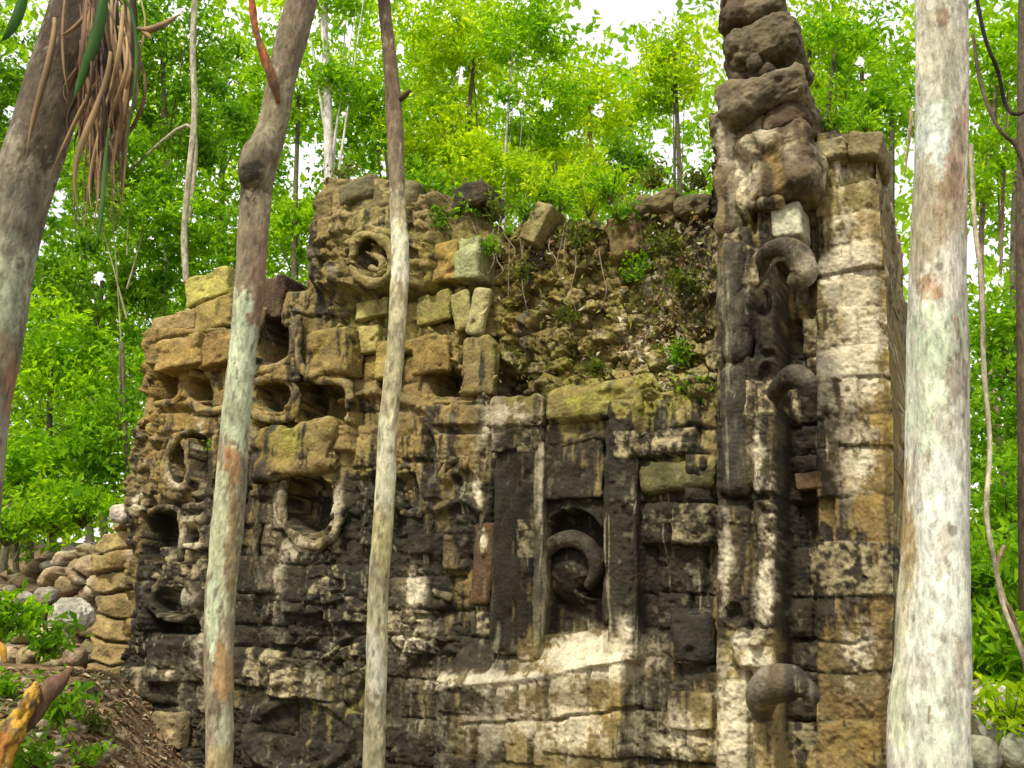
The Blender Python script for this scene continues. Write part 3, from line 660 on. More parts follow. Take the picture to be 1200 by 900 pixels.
# the column where it rises clear above the wall: stacked eroded mask stones
rk = dict(n=36)
S('mask_stone', ruin, 834, 122, 892, 196, -.35, .40, .10, 6, .05, 36, col=((.16, .13, .09), .35), freq=4); S('mask_stone', ruin, 868, 140, 952, 232, -.3, .52, .14, 8, .06, 36, col=((.12, .08, .04), .35), freq=4)
S('mask_stone', ruin, 838, 84, 944, 124, -.35, .62, .10, 9, .06, 36, col=((.14, .115, .07), .8), freq=4, lab='wide tilted slab jutting from the top of the column')
S('mask_stone', ruin, 888, 92, 946, 146, -.3, .50, .14, 0, .05, 24, col=((.07, .045, .028), .9)); S('mask_stone', ruin, 850, 42, 908, 92, -.35, .40, .12, 0, .06, 24, col=((.06, .045, .03), .9))
S('mask_stone', ruin, 872, 58, 892, 80, .2, .48, .10, 0, .02, 14, col=((.10, .08, .05), .9)); S('mask_stone', ruin, 852, 12, 934, 66, -.35, .50, .17, 12, .06, 36, col=((.095, .08, .045), .85), freq=4)
S('mask_stone', ruin, 838, -24, 888, 24, -.35, .42, .15, 0, .05, 24, col=((.09, .06, .04), .9)); S('mask_stone', ruin, 866, -30, 912, 14, -.3, .40, .14, 10, .05, 24, col=((.13, .11, .07), .8))
S('mask_stone', ruin, 836, 186, 866, 276, -.1, .42, .09, 0, .03, 24, col=((.16, .12, .07), .4)); S('mask_stone', ruin, 886, 226, 918, 240, .0, .48, .06, 0, .02, 14)
S('mask_stone', ruin, 904, 236, 940, 276, .0, .38, .04, 0, .015, 14, col=((.42, .42, .30), .8)); S('mask_stone', ruin, 952, 160, 990, 186, -.6, .12, .05, 4, .03, 24, col=((.26, .23, .12), .6))
S('cap_stone', ruin, 990, 152, 1034, 182, -.6, .10, .06, -8, .03, 24, col=((.16, .14, .07), .7))
S('mask_stone', ruin, 838, 278, 876, 420, .2, .44, .13, 0, .02, 24, col=((.05, .05, .045), .15)); S('mask_stone', ruin, 842, 426, 876, 580, .2, .42, .11, 0, .02, 24, col=((.09, .09, .07), .2))

# ------------------------------------------------------------------ ground
def terrain_z(x, y):
    z = 0.25 * (fbm(x * .35 + 40, y * .35 + 40, 2, 4) - .5) + .10 * (fbm(x * 1.7 + 40, y * 1.7 + 40, 2, 4) - .5)
    z = z + 5.0 * sst(14, 60, y)                                      # the forest floor climbs behind the ruin
    left = sst(-3.1, -4.6, x) * sst(6.2, 10.6, y)                     # spoil heap against the fallen left end
    z = z + .95 * left
    right = sst(4.0, 5.2, x) * sst(5.5, 8.6, y); z = z + .8 * right
    return z
ax = np.concatenate([np.linspace(-220, -14, 30), np.linspace(-12, 12, 260), np.linspace(14, 220, 30)])
ay = np.concatenate([np.linspace(-120, 1, 20), np.linspace(1.5, 16, 170), np.linspace(17, 260, 50)])
GX, GY = np.meshgrid(ax, ay); GZ = terrain_z(GX, GY)
gi = np.arange(GX.size).reshape(GX.shape)
gn = fbm(GX * 3 + 9, GY * 3 + 9, 0, 5); gn2 = fbm(GX * 11 + 9, GY * 11 + 9, 0, 4)
gc = np.array([.13, .085, .045]) * (.5 + gn[..., None]) ; gm = sst(.5, .65, gn2)[..., None]
gc = gc * (1 - gm) + np.array([.24, .18, .10]) * gm; gg = sst(.52, .6, fbm(GX * 1.1, GY * 1.1, 7, 4))[..., None] * .7
gc = gc * (1 - gg) + np.array([.05, .085, .02]) * gg
tag(mk('ground', np.stack([GX, GY, GZ], -1).reshape(-1, 3), np.stack([gi[:-1, :-1], gi[:-1, 1:], gi[1:, 1:], gi[1:, :-1]], -1).reshape(-1, 4), M_SOIL, None, gc.reshape(-1, 3)), kind='structure')

# ------------------------------------------------------------------ low rubble wall at the left end
rub = thing('rubble_wall', tuple(onwall(np.array(80.), np.array(820.), -.5)), 'low broken wall of rough tan blocks joining the ruin at lower left', 'stone wall')
def rubble():
    xs = np.arange(-120, 158, 1.8); ys = np.arange(560, 1000, 1.8); X, Y = np.meshgrid(xs, ys)
    u, z = uz(X, Y, -.35)
    top = np.interp(X + (fbm(u * 5, z * 5, 3, 3) - .5) * 20, [-120, -40, 0, 30, 60, 96, 104, 128, 150, 160], [690, 670, 668, 650, 632, 634, 640, 612, 578, 560]) + (fbm(u * 8, z * 8, 5, 3) - .5) * 22
    d1, d2, cid, jx, jy = worley(u * 3.1 + fbm(u * 3, z * 3, 1) * .8, z * 4.4 + fbm(u * 3, z * 3, 8) * .8, 31)
    H = (cid - .5) * .28 - .14 * sst(.14, 0, d2 - d1) - .20 * d1 ** 2 + (fbm(u * 9, z * 9, 3, 4) - .5) * .08
    q = sst(104, 112, X) * sst(156, 148, X)                                  # squared quoins beside the ruin
    zq = z + (fbm(u * 2, z * 2, 30, 3) - .5) * .22; fz = (zq / .27) % 1; H2 = .10 - .13 * sst(.10, 0, np.minimum(fz, 1 - fz)) - .10 * sst(9, 0, np.minimum(np.abs(X - 110), np.abs(150 - X))) + (fbm(u * 5, z * 5, 9, 4) - .5) * .18 + (TAB[np.floor(zq / .27).astype(int) & 63, 3, 3] - .5) * .22
    H = H * (1 - q) + H2 * q - .25 * sst(20, 0, Y - top)
    P = W(u, z, -.35 + H)
    keep = (Y > top) & (Y < 960)
    i = np.arange(X.size).reshape(X.shape); kf = keep[:-1, :-1] & keep[1:, :-1] & keep[:-1, 1:] & keep[1:, 1:]
    F = np.stack([i[:-1, :-1], i[1:, :-1], i[1:, 1:], i[:-1, 1:]], -1)[kf]
    f = fbm(u * 6, z * 6, 4, 4); g = fbm(u * 17, z * 17, 6, 3)
    c = np.array([.27, .20, .115]) * (.4 + 1.2 * cid[..., None]) * (.6 + .8 * f[..., None])
    a = (q * .8)[..., None]; c = c * (1 - a) + np.array([.28, .20, .075]) * (.3 + 1.4 * f[..., None]) * (.6 + .8 * TAB[np.floor(zq / .27).astype(int) & 63, 8, 3][..., None]) * a
    a = sst(.5, .62, fbm(u * 3 + 5, z * 3, 14, 3))[..., None] * (1 - q[..., None]) * .7; c = c * (1 - a) + np.array([.46, .42, .33]) * (.6 + .8 * g[..., None]) * a
    a = sst(.46, .62, f)[..., None] * .45; c = c * (1 - a) + np.array([.08, .095, .03]) * a
    jn = np.maximum(sst(.16, 0, d2 - d1) * (1 - q), sst(.1, 0, np.minimum(fz, 1 - fz)) * q)[..., None]; c = c * (1 - .75 * jn)
    V = P.reshape(-1, 3); Cc = c.reshape(-1, 3)
    us = np.unique(F); rm = np.full(len(V), -1); rm[us] = np.arange(len(us)); n0 = len(us)
    V1 = V[us]; V2 = V1 - N * .55; V2[:, 2] -= .1
    # rim joins front and back
    pad = np.zeros((X.shape[0] + 1, X.shape[1] + 1), bool); pad[1:-1, 1:-1] = kf
    S_ = []
    for sel, A, B in ((kf & ~pad[:-2, 1:-1], (0, 1), (0, 0)), (kf & ~pad[1:-1, :-2], (0, 0), (1, 0)), (kf & ~pad[1:-1, 2:], (1, 1), (0, 1))):
        r_, c_ = np.nonzero(sel); a_ = rm[i[r_ + A[0], c_ + A[1]]]; b_ = rm[i[r_ + B[0], c_ + B[1]]]; S_.append(np.stack([a_, b_, b_ + n0, a_ + n0], -1))
    mk('masonry', np.concatenate([V1, V2]), np.concatenate([rm[F], rm[F][:, ::-1] + n0] + S_), M_STONE, rub, np.concatenate([Cc[us]] * 2))
rubble()

def boulder(name, px, py, Y, wpx, hpx, label, cat, colr, seed, group=None, amp=.05, z=None):
    c = at(float(px), float(py), float(Y)); w_ = wpx * Y / FPX; h_ = hpx * Y / FPX
    v, F = rock_shape((w_, w_ * .85, h_), min(w_, h_) * .42, 24, amp * max(w_, h_) / .3, seed=seed, freq=6)
    P = v + c
    g = fbm(P[:, 0] * 9, P[:, 1] * 9, P[:, 2] * 9, 4)[:, None]; g2 = fbm(P[:, 0] * 4 + 9, P[:, 1] * 4, P[:, 2] * 4, 3)[:, None]
    cc = np.array(colr) * (.4 + 1.2 * g); a = sst(.5, .6, g2) * .5; cc = cc * (1 - a) + np.array([.06, .065, .03]) * a
    return tag(mk(name, P, F, M_STONE, None, cc), label, cat, group)
BD = [(84, 722, 10.6, 46, 34, 'pale grey weathered boulder wedged against the tan squared blocks', (.5, .47, .40), 3), (62, 752, 10.2, 30, 34, 'small rounded tan boulder just below the pale grey one', (.36, .31, .20), 5),
      (52, 700, 10.9, 26, 22, 'dark grey lump of stone up and left of the pale boulder', (.2, .18, .14), 8), (142, 602, 11.9, 26, 24, 'whitish stone lying on the corner between low wall and temple', (.46, .4, .33), 9),
      (20, 712, 10.4, 36, 40, 'broad dull stone half hidden behind ferns at the left edge', (.3, .28, .22), 12), (88, 770, 10.0, 26, 22, 'purple brown stone at the foot of the squared blocks', (.22, .15, .10), 14),
      (1168, 842, 7.4, 46, 74, 'upright pale boulder to the right of the thick white trunk', (.42, .42, .33), 21), (1150, 885, 7.0, 34, 44, 'dark mossy stone at the foot of the white trunk', (.2, .2, .14), 22),
      (1192, 880, 7.0, 44, 40, 'grey green stone in the lower right corner', (.3, .31, .22), 24), (1152, 812, 8.0, 30, 30, 'brown stone behind the upright pale boulder', (.22, .17, .1), 26)]
for b in BD: boulder('boulder', b[0], b[1], b[2], b[3], b[4], b[5], 'boulder', b[6], b[7], 'loose stones fallen from the ruin')
sm = []
for k in range(80):       # smaller fallen stones over the spoil heap
    px = random.uniform(-10, 150); py = random.uniform(795, 905); d = ray(px, py)
    t = np.linspace(5, 13, 400); Q = CPOS + d[None] * (t / d[1])[:, None]; hit = np.nonzero(Q[:, 2] < terrain_z(Q[:, 0], Q[:, 1]))[0]
    if not len(hit): continue
    q = Q[hit[0]]; s_ = random.uniform(.04, .15); v, F = rock_shape((s_, s_ * .8, s_ * .65), s_ * .25, 8, .012, seed=k)
    a = random.uniform(0, 6); v = v @ np.array([[math.cos(a), math.sin(a), 0], [-math.sin(a), math.cos(a), 0], [0, 0, 1]])
    c_ = np.array(random.choice([(.36, .3, .2), (.25, .19, .12), (.42, .39, .32), (.14, .12, .08)])); g = fbm(v[:, 0] * 20 + k, v[:, 1] * 20, v[:, 2] * 20, 3)[:, None]
    tag(mk('fallen_stone', v + q, F, M_STONE, None, c_ * (.5 + g)), 'small fallen stone on the spoil heap in front of the low rubble wall', 'stone', 'small stones strewn over the spoil heap')

# ------------------------------------------------------------------ leaves
def leafmesh(Cn, size, colr, wid=.42, up=.5, axis=None, seed=0, droop=.15):
    n = len(Cn); r = np.random.default_rng(seed)
    nrm = r.normal(size=(n, 3)); nrm /= np.linalg.norm(nrm, axis=1, keepdims=True); nrm[:, 2] += up * 2; nrm /= np.linalg.norm(nrm, axis=1, keepdims=True)
    a = r.normal(size=(n, 3)) if axis is None else axis + r.normal(size=(n, 3)) * .5
    a[:, 2] -= .4
    a -= nrm * (a * nrm).sum(1, keepdims=True); a /= np.linalg.norm(a, axis=1, keepdims=True)
    b = np.cross(nrm, a); s = size * r.uniform(.6, 1.35, (n, 1))
    fold = nrm * s * .12
    V = np.stack([Cn - a * s * .5, Cn + b * s * wid * .5 + fold - a * s * .05, Cn + a * s * .5 - nrm * s * droop, Cn - b * s * wid * .5 + fold - a * s * .05], 1).reshape(-1, 3)
    F = np.arange(n * 4).reshape(n, 4)
    T3 = np.concatenate([F[:, [0, 1, 2]], F[:, [0, 2, 3]]])
    return V, T3, np.repeat(colr, 4, 0)
TONES = {'deep': ((.06, .18, .014), (.18, .36, .018)), 'mid': ((.07, .21, .010), (.22, .43, .014)), 'bright': ((.10, .28, .008), (.32, .54, .014)), 'yellow': ((.18, .36, .008), (.44, .60, .015)), 'olive': ((.06, .10, .02), (.16, .2, .04))}
GAPS = [(716, 12, 44, 28), (796, 132, 9, 20), (800, 188, 22, 22), (702, 128, 9, 9), (40, 255, 16, 40), (352, 188, 18, 36), (1134, 305, 16, 42), (1192, 268, 12, 22), (738, 60, 10, 14), (772, 172, 10, 24), (205, 10, 7, 8),
        (542, 90, 6, 14), (70, 240, 10, 16), (115, 330, 9, 22), (640, 120, 7, 8), (470, 60, 6, 14), (1010, 80, 8, 24), (160, 320, 8, 14), (12, 130, 8, 10), (408, 40, 7, 22), (390, 330, 6, 14), (455, 205, 8, 12)]
def gapmask(P, seed):
    px, py = project(P); m = np.ones(len(P), bool)
    wb = (fbm(px / 9., py / 9., 3, 3) - .5); rr = np.random.default_rng(int(seed) + 900).random(len(P))
    for cx, cy, rx, ry in GAPS:
        e = np.hypot((px - cx) / rx, (py - cy) / ry) + wb * 2.2
        m &= rr < np.clip((e - .55) / .9, 0.03 if rx * ry < 400 else 0.0, 1)
    return m
GRP = 'forest trees crowded behind the ruin'
def tree(label, tx, Y, crowns, tone, lpx=8., cover=3.0, trunk=None, tw=10, seed=0, name='forest_tree', bark=(.11, .10, .06), gap=True, lean=0):
    r = np.random.default_rng(seed + 100)
    base = at(float(tx), 740., float(Y)); base[2] = terrain_z(np.array(base[0]), np.array(base[1])) - .1
    root = thing(name, tuple(base), label, 'tree', GRP)
    topc = min(crowns, key=lambda c: c[1]); tp = at(float(tx + lean), float(topc[1]), float(Y))
    # trunk
    pts = [base, base * .7 + tp * .3 + r.normal(size=3) * .12, base * .35 + tp * .65 + r.normal(size=3) * .2, tp]
    if trunk: pts = [base] + [at(float(a), float(b), float(Y)) for a, b in trunk] + [tp]
    rw = tw / 2 * Y / FPX; k = len(pts)
    def cf(V, TH, LL):
        g = fbm(V[:, 0] * 6, V[:, 1] * 6, V[:, 2] * 3, 4)[:, None]; return np.array(bark) * (.5 + g)
    tube('trunk', pts, np.linspace(rw, rw * .55, k), M_BARK, root, cf, sides=10, amp=.15, seed=seed)
    C = []; K = []; lo, hi = [np.array(c) for c in TONES[tone]]
    limbs = []
    for (cx, cy, rx, ry) in crowns:
        c = at(float(cx), float(cy), float(Y)); s = Y / FPX
        area = math.pi * rx * ry; n = int(cover * area / (.34 * lpx * lpx)); nc = max(5, int(area / 420))
        q = r.normal(size=(nc, 3)); q /= np.linalg.norm(q, axis=1, keepdims=True); q *= r.random((nc, 1)) ** .45
        cc = c + q * np.array([rx * s, (rx + ry) / 2 * s * .8, ry * s])
        ct = np.clip(r.normal(.5, .28, nc), 0, 1)
        wch = r.integers(0, nc, n)
        rad = (s * 15) * r.uniform(.6, 1.5, (nc, 1))
        o = r.normal(size=(n, 3)) * np.array([1, 1, .6]) * rad[wch] * .8
        C.append(cc[wch] + o); t = np.clip(ct[wch] + r.normal(0, .16, n), 0, 1)[:, None]; K.append(lo * (1 - t) + hi * t)
        for j in r.choice(nc, min(nc, 4), replace=False): limbs.append(cc[j])
    C = np.concatenate(C); K = np.concatenate(K)
    if gap: m = gapmask(C, seed); C = C[m]; K = K[m]
    V, F, KK = leafmesh(C, lpx * Y / FPX * 1.25, K, seed=seed, up=.25)
    mk('crown', V, F, M_LEAF, root, KK, smooth=False)
    P_ = np.array(pts)
    for j, L in enumerate(limbs[:4]):
        t0 = .45 + .5 * r.random(); s0 = base + (tp - base) * t0
        tube('limb', [s0, (s0 + L) / 2 + np.array([0, 0, .1 * rw * 10]), L], [rw * .32, rw * .18, rw * .08], M_BARK, root, cf, sides=6, seed=j)
    return root
FT = [
 ('low yellow-green tree crowding right up to the broken crest', 650, 12.6, [(600,205,60,34),(680,222,60,34),(560,190,40,40)], 'yellow', 8, dict(tw=4)),
 # label, trunk px, Y, crowns, tone, leaf px, extras
 ('tall dark green tree filling the sky left of the lichened trunk', 190, 19, [(190,60,110,80),(230,150,80,60)], 'deep', 8, {}),
 ('mid green tree between the palm and the lichened trunk', 150, 16, [(150,200,80,70),(210,260,60,50)], 'mid', 9, dict(trunk=[(218,420),(218,300),(226,150)], tw=8, bark=(.34,.30,.2))),
 ('dense leafy tree behind the perched yellow stone', 120, 17, [(110,330,80,60),(190,330,60,55)], 'deep', 8, {}),
 ('bright green tree low behind the leaning palm', 60, 15, [(60,410,70,70),(120,460,60,60)], 'bright', 9, {}),
 ('dusky green tree just left of the ruined mask corner', 140, 14.5, [(130,520,50,70),(70,540,60,60)], 'mid', 8, dict(trunk=[(148,600),(146,480),(142,400)], tw=6)),
 ('yellowish bush-like tree at the left edge above the low wall', 20, 13.8, [(15,560,60,60),(90,600,50,40)], 'bright', 10, {}),
 ('dark leafy tree at the left edge beyond the palm', -30, 18, [(-20,80,80,90),(0,180,60,70)], 'deep', 9, {}),
 ('pale green tree seen left of the palm trunk bend', -10, 21, [(20,300,60,70),(-20,420,50,90)], 'mid', 9, {}),
 ('white-barked tree between the two slender trunks', 384, 15, [(390,-20,60,50),(400,90,40,55)], 'bright', 9, dict(trunk=[(386,330),(385,200),(384,110),(380,30)], tw=15, bark=(.55,.53,.48))),
 ('bright green tree right of the lichened trunk above the slab', 350, 18, [(350,270,50,50),(330,110,45,80)], 'bright', 8, {}),
 ('yellow-green tree centred above the broken crest', 560, 17, [(540,60,100,70),(520,150,80,60)], 'yellow', 8, dict(trunk=[(545,300),(546,180),(556,70)], tw=8, bark=(.1,.08,.05))),
 ('slim tree with thin pale stem over the crest', 592, 15.5, [(610,40,70,60),(630,130,60,50)], 'bright', 8, dict(trunk=[(590,300),(591,200),(600,60)], tw=5, bark=(.4,.4,.36))),
 ('deep green small tree close over the crest right of centre', 740, 14, [(735,180,36,34)], 'deep', 8, {}),
 ('bright yellow tree below the white patch of sky', 690, 18, [(690,110,70,60),(650,190,70,50)], 'yellow', 8, dict(bark=(.35,.3,.05))),
 ('airy tree between the white sky patch and the column', 790, 20, [(800,60,50,60),(775,110,45,50)], 'yellow', 7, {}),
 ('mid green tree behind the broken crest', 620, 20, [(600,200,90,50),(700,215,70,40)], 'bright', 7.5, {}),
 ('leafy tree over the left side of the crest', 450, 19, [(430,140,60,70),(480,220,60,50)], 'mid', 8, {}),
 ('lush tree right of the tower of mask stones', 980, 16, [(985,50,60,60),(1010,120,60,50)], 'bright', 9, {}),
 ('darker tree peeping over the right-hand wall top', 1045, 14, [(1030,130,45,40),(1000,165,50,20)], 'mid', 9, {}),
 ('bright tree along the right side of the column top', 950, 19, [(955,40,40,60),(965,110,35,40)], 'yellow', 8, {}),
 ('green tree right of the thick pale trunk near the top', 1170, 16, [(1170,80,50,90),(1150,190,40,60)], 'bright', 9, dict(bark=(.2,.15,.1))),
 ('leafy tree to the right of the pale trunk at mid height', 1175, 14.5, [(1180,400,60,60),(1160,500,50,70)], 'mid', 10, {}),
 ('dense deep green tree low on the right', 1180, 13, [(1180,600,60,80),(1170,720,60,70)], 'mid', 11, {}),
 ('broad dull green tree far behind the left side', 100, 32, [(60,200,170,140),(140,420,150,150)], 'mid', 7, dict(cover=1.7)),
 ('far tree whose hazy crown spans the gap over the mask corner', 260, 34, [(280,160,140,150),(250,300,130,90)], 'mid', 7, dict(cover=1.7)),
 ('far bright tree behind the centre crest', 520, 33, [(500,90,150,140),(580,220,160,70)], 'bright', 7, dict(cover=1.6)),
 ('far pale green tree left of the column', 740, 35, [(740,130,110,110),(800,200,60,50)], 'bright', 6.5, dict(cover=1.1)),
 ('far green tree behind the right-hand wall', 1010, 31, [(1010,80,110,110)], 'mid', 7, dict(cover=1.8)),
 ('far tree at the right edge with loose hanging leaves', 1190, 28, [(1190,160,70,150),(1190,420,70,150)], 'mid', 8, dict(cover=1.6)),
 ('far undergrowth-height tree at the right edge', 1210, 24, [(1195,640,70,130)], 'bright', 9, {}),
 ('far low tree at the left edge below the palm', 30, 26, [(40,520,120,110),(0,620,70,60)], 'deep', 8, dict(cover=2.)),
]
for k, (lab, tx, Y, cr, tone, lpx, ex) in enumerate(FT): tree(lab, tx, Y, cr, tone, lpx, seed=k, **ex)
# a far wood closes the view behind them, one mass
r = np.random.default_rng(77); nW = 60000
Px = r.uniform(-250, 1450, nW); Py = r.uniform(-160, 760, nW) ; Yw = r.uniform(42, 62, nW)
dens = fbm(Px / 60., Py / 60., 5, 4); 
Pw = at(Px, Py, Yw); m = (dens + .3 * sst(0, 500, Py) > .37) & gapmask(Pw, 0); Pw = Pw[m]; tt = np.clip(fbm(Px / 40., Py / 40., 9, 3)[m] * 1.6 - .3 + r.normal(0, .15, m.sum()), 0, 1)[:, None]
V, F, KK = leafmesh(Pw, .62, np.array([.10, .26, .02]) * (1 - tt) + np.array([.34, .54, .03]) * tt, seed=5, wid=.6, up=.2)
tag(mk('forest_foliage', V, F, M_LEAF, None, KK, smooth=False), 'far off wall of forest leaves showing between the nearer trees', 'forest', kind='stuff')

# ------------------------------------------------------------------ the four near trunks
def bark_col(base, patches, dark=(.12, .09, .06), mott=.5, var=1.):
    """patches: (px, py, rx, ry, colour, strength) laid on the bark"""
    def f(V, TH, LL):
        px, py = project(V)
        n1 = fbm(V[:, 0] * 7, V[:, 1] * 7, V[:, 2] * 4, 5, .6); n2 = fbm(V[:, 0] * 22, V[:, 1] * 22, V[:, 2] * 12, 4, .6)
        c = np.array(base) * (1 + var * (.9 * n1[:, None] - .55 + .05)); a = sst(.52, .64, n2) * mott
        n5 = fbm(V[:, 0] * 55, V[:, 1] * 55, V[:, 2] * 30 + 5, 3, .6)
        n4 = fbm(V[:, 0] * 3, V[:, 1] * 3, V[:, 2] * 2.4 + 20, 4, .6)
        c = c * (1 - a[:, None]) + np.array(dark) * a[:, None]
        wx = (n1 - .5) * 46; wy = (fbm(V[:, 0] * 7 + 30, V[:, 1] * 7, V[:, 2] * 4, 4) - .5) * 46
        for (cx, cy, rx, ry, k, s) in patches:
            e = np.hypot((px + wx * .7 - cx) / rx, (py + wy - cy) / ry) + (n2 - .5) * 1.6 + (n5 - .5) * 1.2
            a = (sst(1.06, .92, e) * s)[:, None]; c = c * (1 - a) + np.array(k) * (.75 + .5 * n2[:, None]) * a
        fl = sst(.73, .78, fbm(V[:, 0] * 40, V[:, 1] * 40, V[:, 2] * 14, 2))[:, None] * .6
        c = c * (1 + var * (.55 * n4[:, None] - .28)); hb = sst(.60, .66, n4 * .6 + n2 * .4)[:, None] * .5; c = c * (1 - hb) + c * np.array([.55, .48, .40]) * hb
        return np.clip(c * (1 - fl) + np.array(dark) * fl, .01, .75)
    return f
def near_tree(label, cat='tree', **k):
    root = thing('tree', tuple(k['base']), label, cat); return root
def gbase(px, Y):
    b = at(float(px), 900., float(Y)); b[2] = terrain_z(np.array(b[0]), np.array(b[1])) - .15; return b
def to_px(P): a, b = project(np.array(P)); return float(a), float(b)
WH = (.62, .64, .54); GRN = (.40, .50, .36); BRN = (.26, .16, .09); RST = (.34, .15, .06); TAN = (.36, .31, .20)
# thick pale trunk on the right
Y4 = 4.6; b = gbase(1090, Y4); bp = to_px(b)
t4 = thing('tree', tuple(b), 'thick pale trunk with peeling white and brown bark, nearest on the right', 'tree')
flare = lambda TH, LL, RR: .012 * np.sin(3 * TH + LL * .8) + .02 * np.cos(2 * TH + LL * .3)
pxtube('trunk', [(bp[0], bp[1], Y4, 108), (1091, 900, Y4, 94), (1096, 750, Y4, 88), (1099, 600, Y4, 80), (1099, 450, Y4, 78), (1098, 300, Y4, 73), (1101, 150, Y4, 71), (1102, 0, Y4, 71), (1105, -200, Y4, 68), (1110, -420, Y4, 62)], M_BARK, t4, sides=110, sub=60, amp=.05, freq=4, bumpf=flare,
    colf=bark_col((.56, .55, .46), [(1100,60,34,60,(.46,.44,.33),.8),(1095,150,22,30,GRN,.6),(1092,175,20,38,(.58,.64,.58),.9),(1125,190,14,60,RST,.55),(1085,230,26,40,TAN,.8),(1120,240,22,40,BRN,.6),(1100,270,30,25,TAN,.7),(1078,290,14,40,TAN,.8),
      (1095,330,14,26,(.34,.2,.10),.8),(1120,320,14,40,(.6,.56,.48),.8),(1100,420,30,70,(.48,.56,.40),.9),(1090,480,26,60,(.50,.56,.42),.8),(1118,440,15,30,(.30,.25,.20),.8),(1105,490,16,16,(.34,.28,.22),.6),(1112,620,32,110,(.60,.62,.55),.95),(1100,720,40,80,(.57,.59,.51),.9),
      (1095,860,40,60,(.56,.59,.48),.9),(1066,640,9,60,(.40,.32,.16),.9),(1058,720,10,60,(.42,.38,.22),.7),(1055,820,10,60,(.50,.52,.36),.8),(1122,775,6,30,(.28,.2,.12),.6),(1105,640,8,30,(.33,.3,.24),.6),(1090,838,3,10,(.2,.16,.1),.9),(1104,22,12,12,BRN,.7),(1062,600,8,60,(.30,.22,.1),.8)], mott=.18, var=.6))
# peeling strips of bark
for (pts, wd) in [([(1068,130),(1066,160),(1061,190)],5), ([(1066,150),(1064,175),(1060,205)],4), ([(1103,240),(1101,270),(1103,305)],6), ([(1120,370),(1121,390),(1119,402)],6)]:
    pxtube('bark_strip', [(x, y, Y4 - .17 if x > 1080 else Y4 - .03, wd * (1 - .25 * i)) for i, (x, y) in enumerate(pts)], M_BARK, t4, colf=bark_col((.46, .33, .22), []), sides=8, squash=.4)
# lichened trunk left of the mask corner
Y2 = 6.0; b = gbase(256, Y2); bp = to_px(b)
t2 = thing('tree', tuple(b), 'lichen-patched trunk in front of the left masks, leaning right into brown knotted top', 'tree')
lump = lambda TH, LL, RR: 0 * TH
pxtube('trunk', [(bp[0], bp[1], Y2, 40), (256, 900, Y2, 33), (256, 800, Y2, 35), (259, 700, Y2, 38), (268, 600, Y2, 40), (276, 500, Y2, 37), (286, 400, Y2, 37), (293, 330, Y2, 42), (298, 260, Y2, 42), (301, 215, Y2, 46), (306, 185, Y2, 52), (318, 150, Y2, 41), (331, 90, Y2, 42), (346, 30, Y2, 46), (358, -20, Y2, 47), (385, -160, Y2, 46), (410, -330, Y2, 40)],
    M_BARK, t2, ws=.9, sides=72, sub=34, amp=.12, freq=5,
    colf=bark_col((.30, .26, .17), [(258,640,22,90,(.42,.44,.28),.85),(285,400,22,70,(.44,.50,.34),.95),(278,480,20,60,(.42,.47,.31),.9),(250,720,10,60,(.42,.48,.32),.8),(272,548,14,26,RST,.8),(262,785,12,40,(.32,.2,.09),.9),(270,620,8,80,(.26,.17,.08),.7),(262,850,16,30,(.44,.46,.3),.7),
      (297,270,28,60,(.20,.165,.105),.95),(304,200,26,26,(.24,.22,.15),.8),(290,205,14,26,(.05,.04,.03),.9),(322,140,34,60,(.22,.19,.115),.9),(350,10,40,80,(.17,.135,.09),.95),(305,340,12,60,(.26,.17,.11),.9),(258,890,16,20,(.38,.3,.15),.8)], mott=.4))
pxtube('burl', [(308, 222, Y2 - .02, 30), (300, 205, Y2 - .08, 44), (303, 182, Y2 - .10, 46), (314, 160, Y2 - .04, 30)], M_BARK, t2, colf=bark_col((.22, .19, .12), [(290,200,14,18,(.05,.04,.03),.9)]), sides=30, amp=.30, sub=12)
v2 = thing('red_vine', tuple(at(318., 80., 5.8)), 'rust red aerial stem running up from the fork of the lichened trunk', 'vine')
pxtube('stem', [(326, 118, 5.9, 9), (320, 96, 5.82, 15), (310, 68, 5.78, 11), (301, 40, 5.75, 8), (296, 10, 5.75, 9), (292, -40, 5.75, 8)], M_BARK, v2, colf=bark_col((.34, .10, .035), [(322,104,16,20,(.16,.11,.07),.9)], mott=.8), sides=20, amp=.4, sub=12)
# slender trunk in the middle
Y3 = 6.6; b = gbase(436, Y3); bp = to_px(b)
t3 = thing('tree', tuple(b), 'slender pale trunk standing in front of the middle of the temple', 'tree')
pxtube('trunk', [(bp[0], bp[1], Y3, 27), (437, 900, Y3, 24), (441, 800, Y3, 24), (443, 700, Y3, 23), (450, 600, Y3, 24), (455, 500, Y3, 23), (464, 400, Y3, 22), (469, 310, Y3, 23), (466, 240, Y3, 20), (463, 150, Y3, 22), (458, 80, Y3, 19), (450, 0, Y3, 17), (440, -120, Y3, 15), (436, -300, Y3, 13)],
    M_BARK, t3, sides=48, sub=34, amp=.10, freq=7,
    colf=bark_col((.50, .46, .28), [(470,300,14,40,(.58,.57,.44),.8),(452,540,14,60,(.56,.56,.40),.8),(440,780,10,40,(.60,.58,.46),.8),(446,640,14,40,(.52,.46,.22),.7),(463,110,24,100,(.17,.12,.075),1.),(462,190,20,40,(.22,.17,.11),.95),(450,10,20,50,(.15,.11,.07),1.),(462,420,10,20,(.36,.34,.2),.6)], mott=.45))
pxtube('branch_stub', [(466, 118, Y3, 10), (474, 112, Y3 - .05, 9), (480, 106, Y3 - .08, 5)], M_BARK, t3, colf=bark_col((.12, .09, .06), []), sides=12, amp=.2)
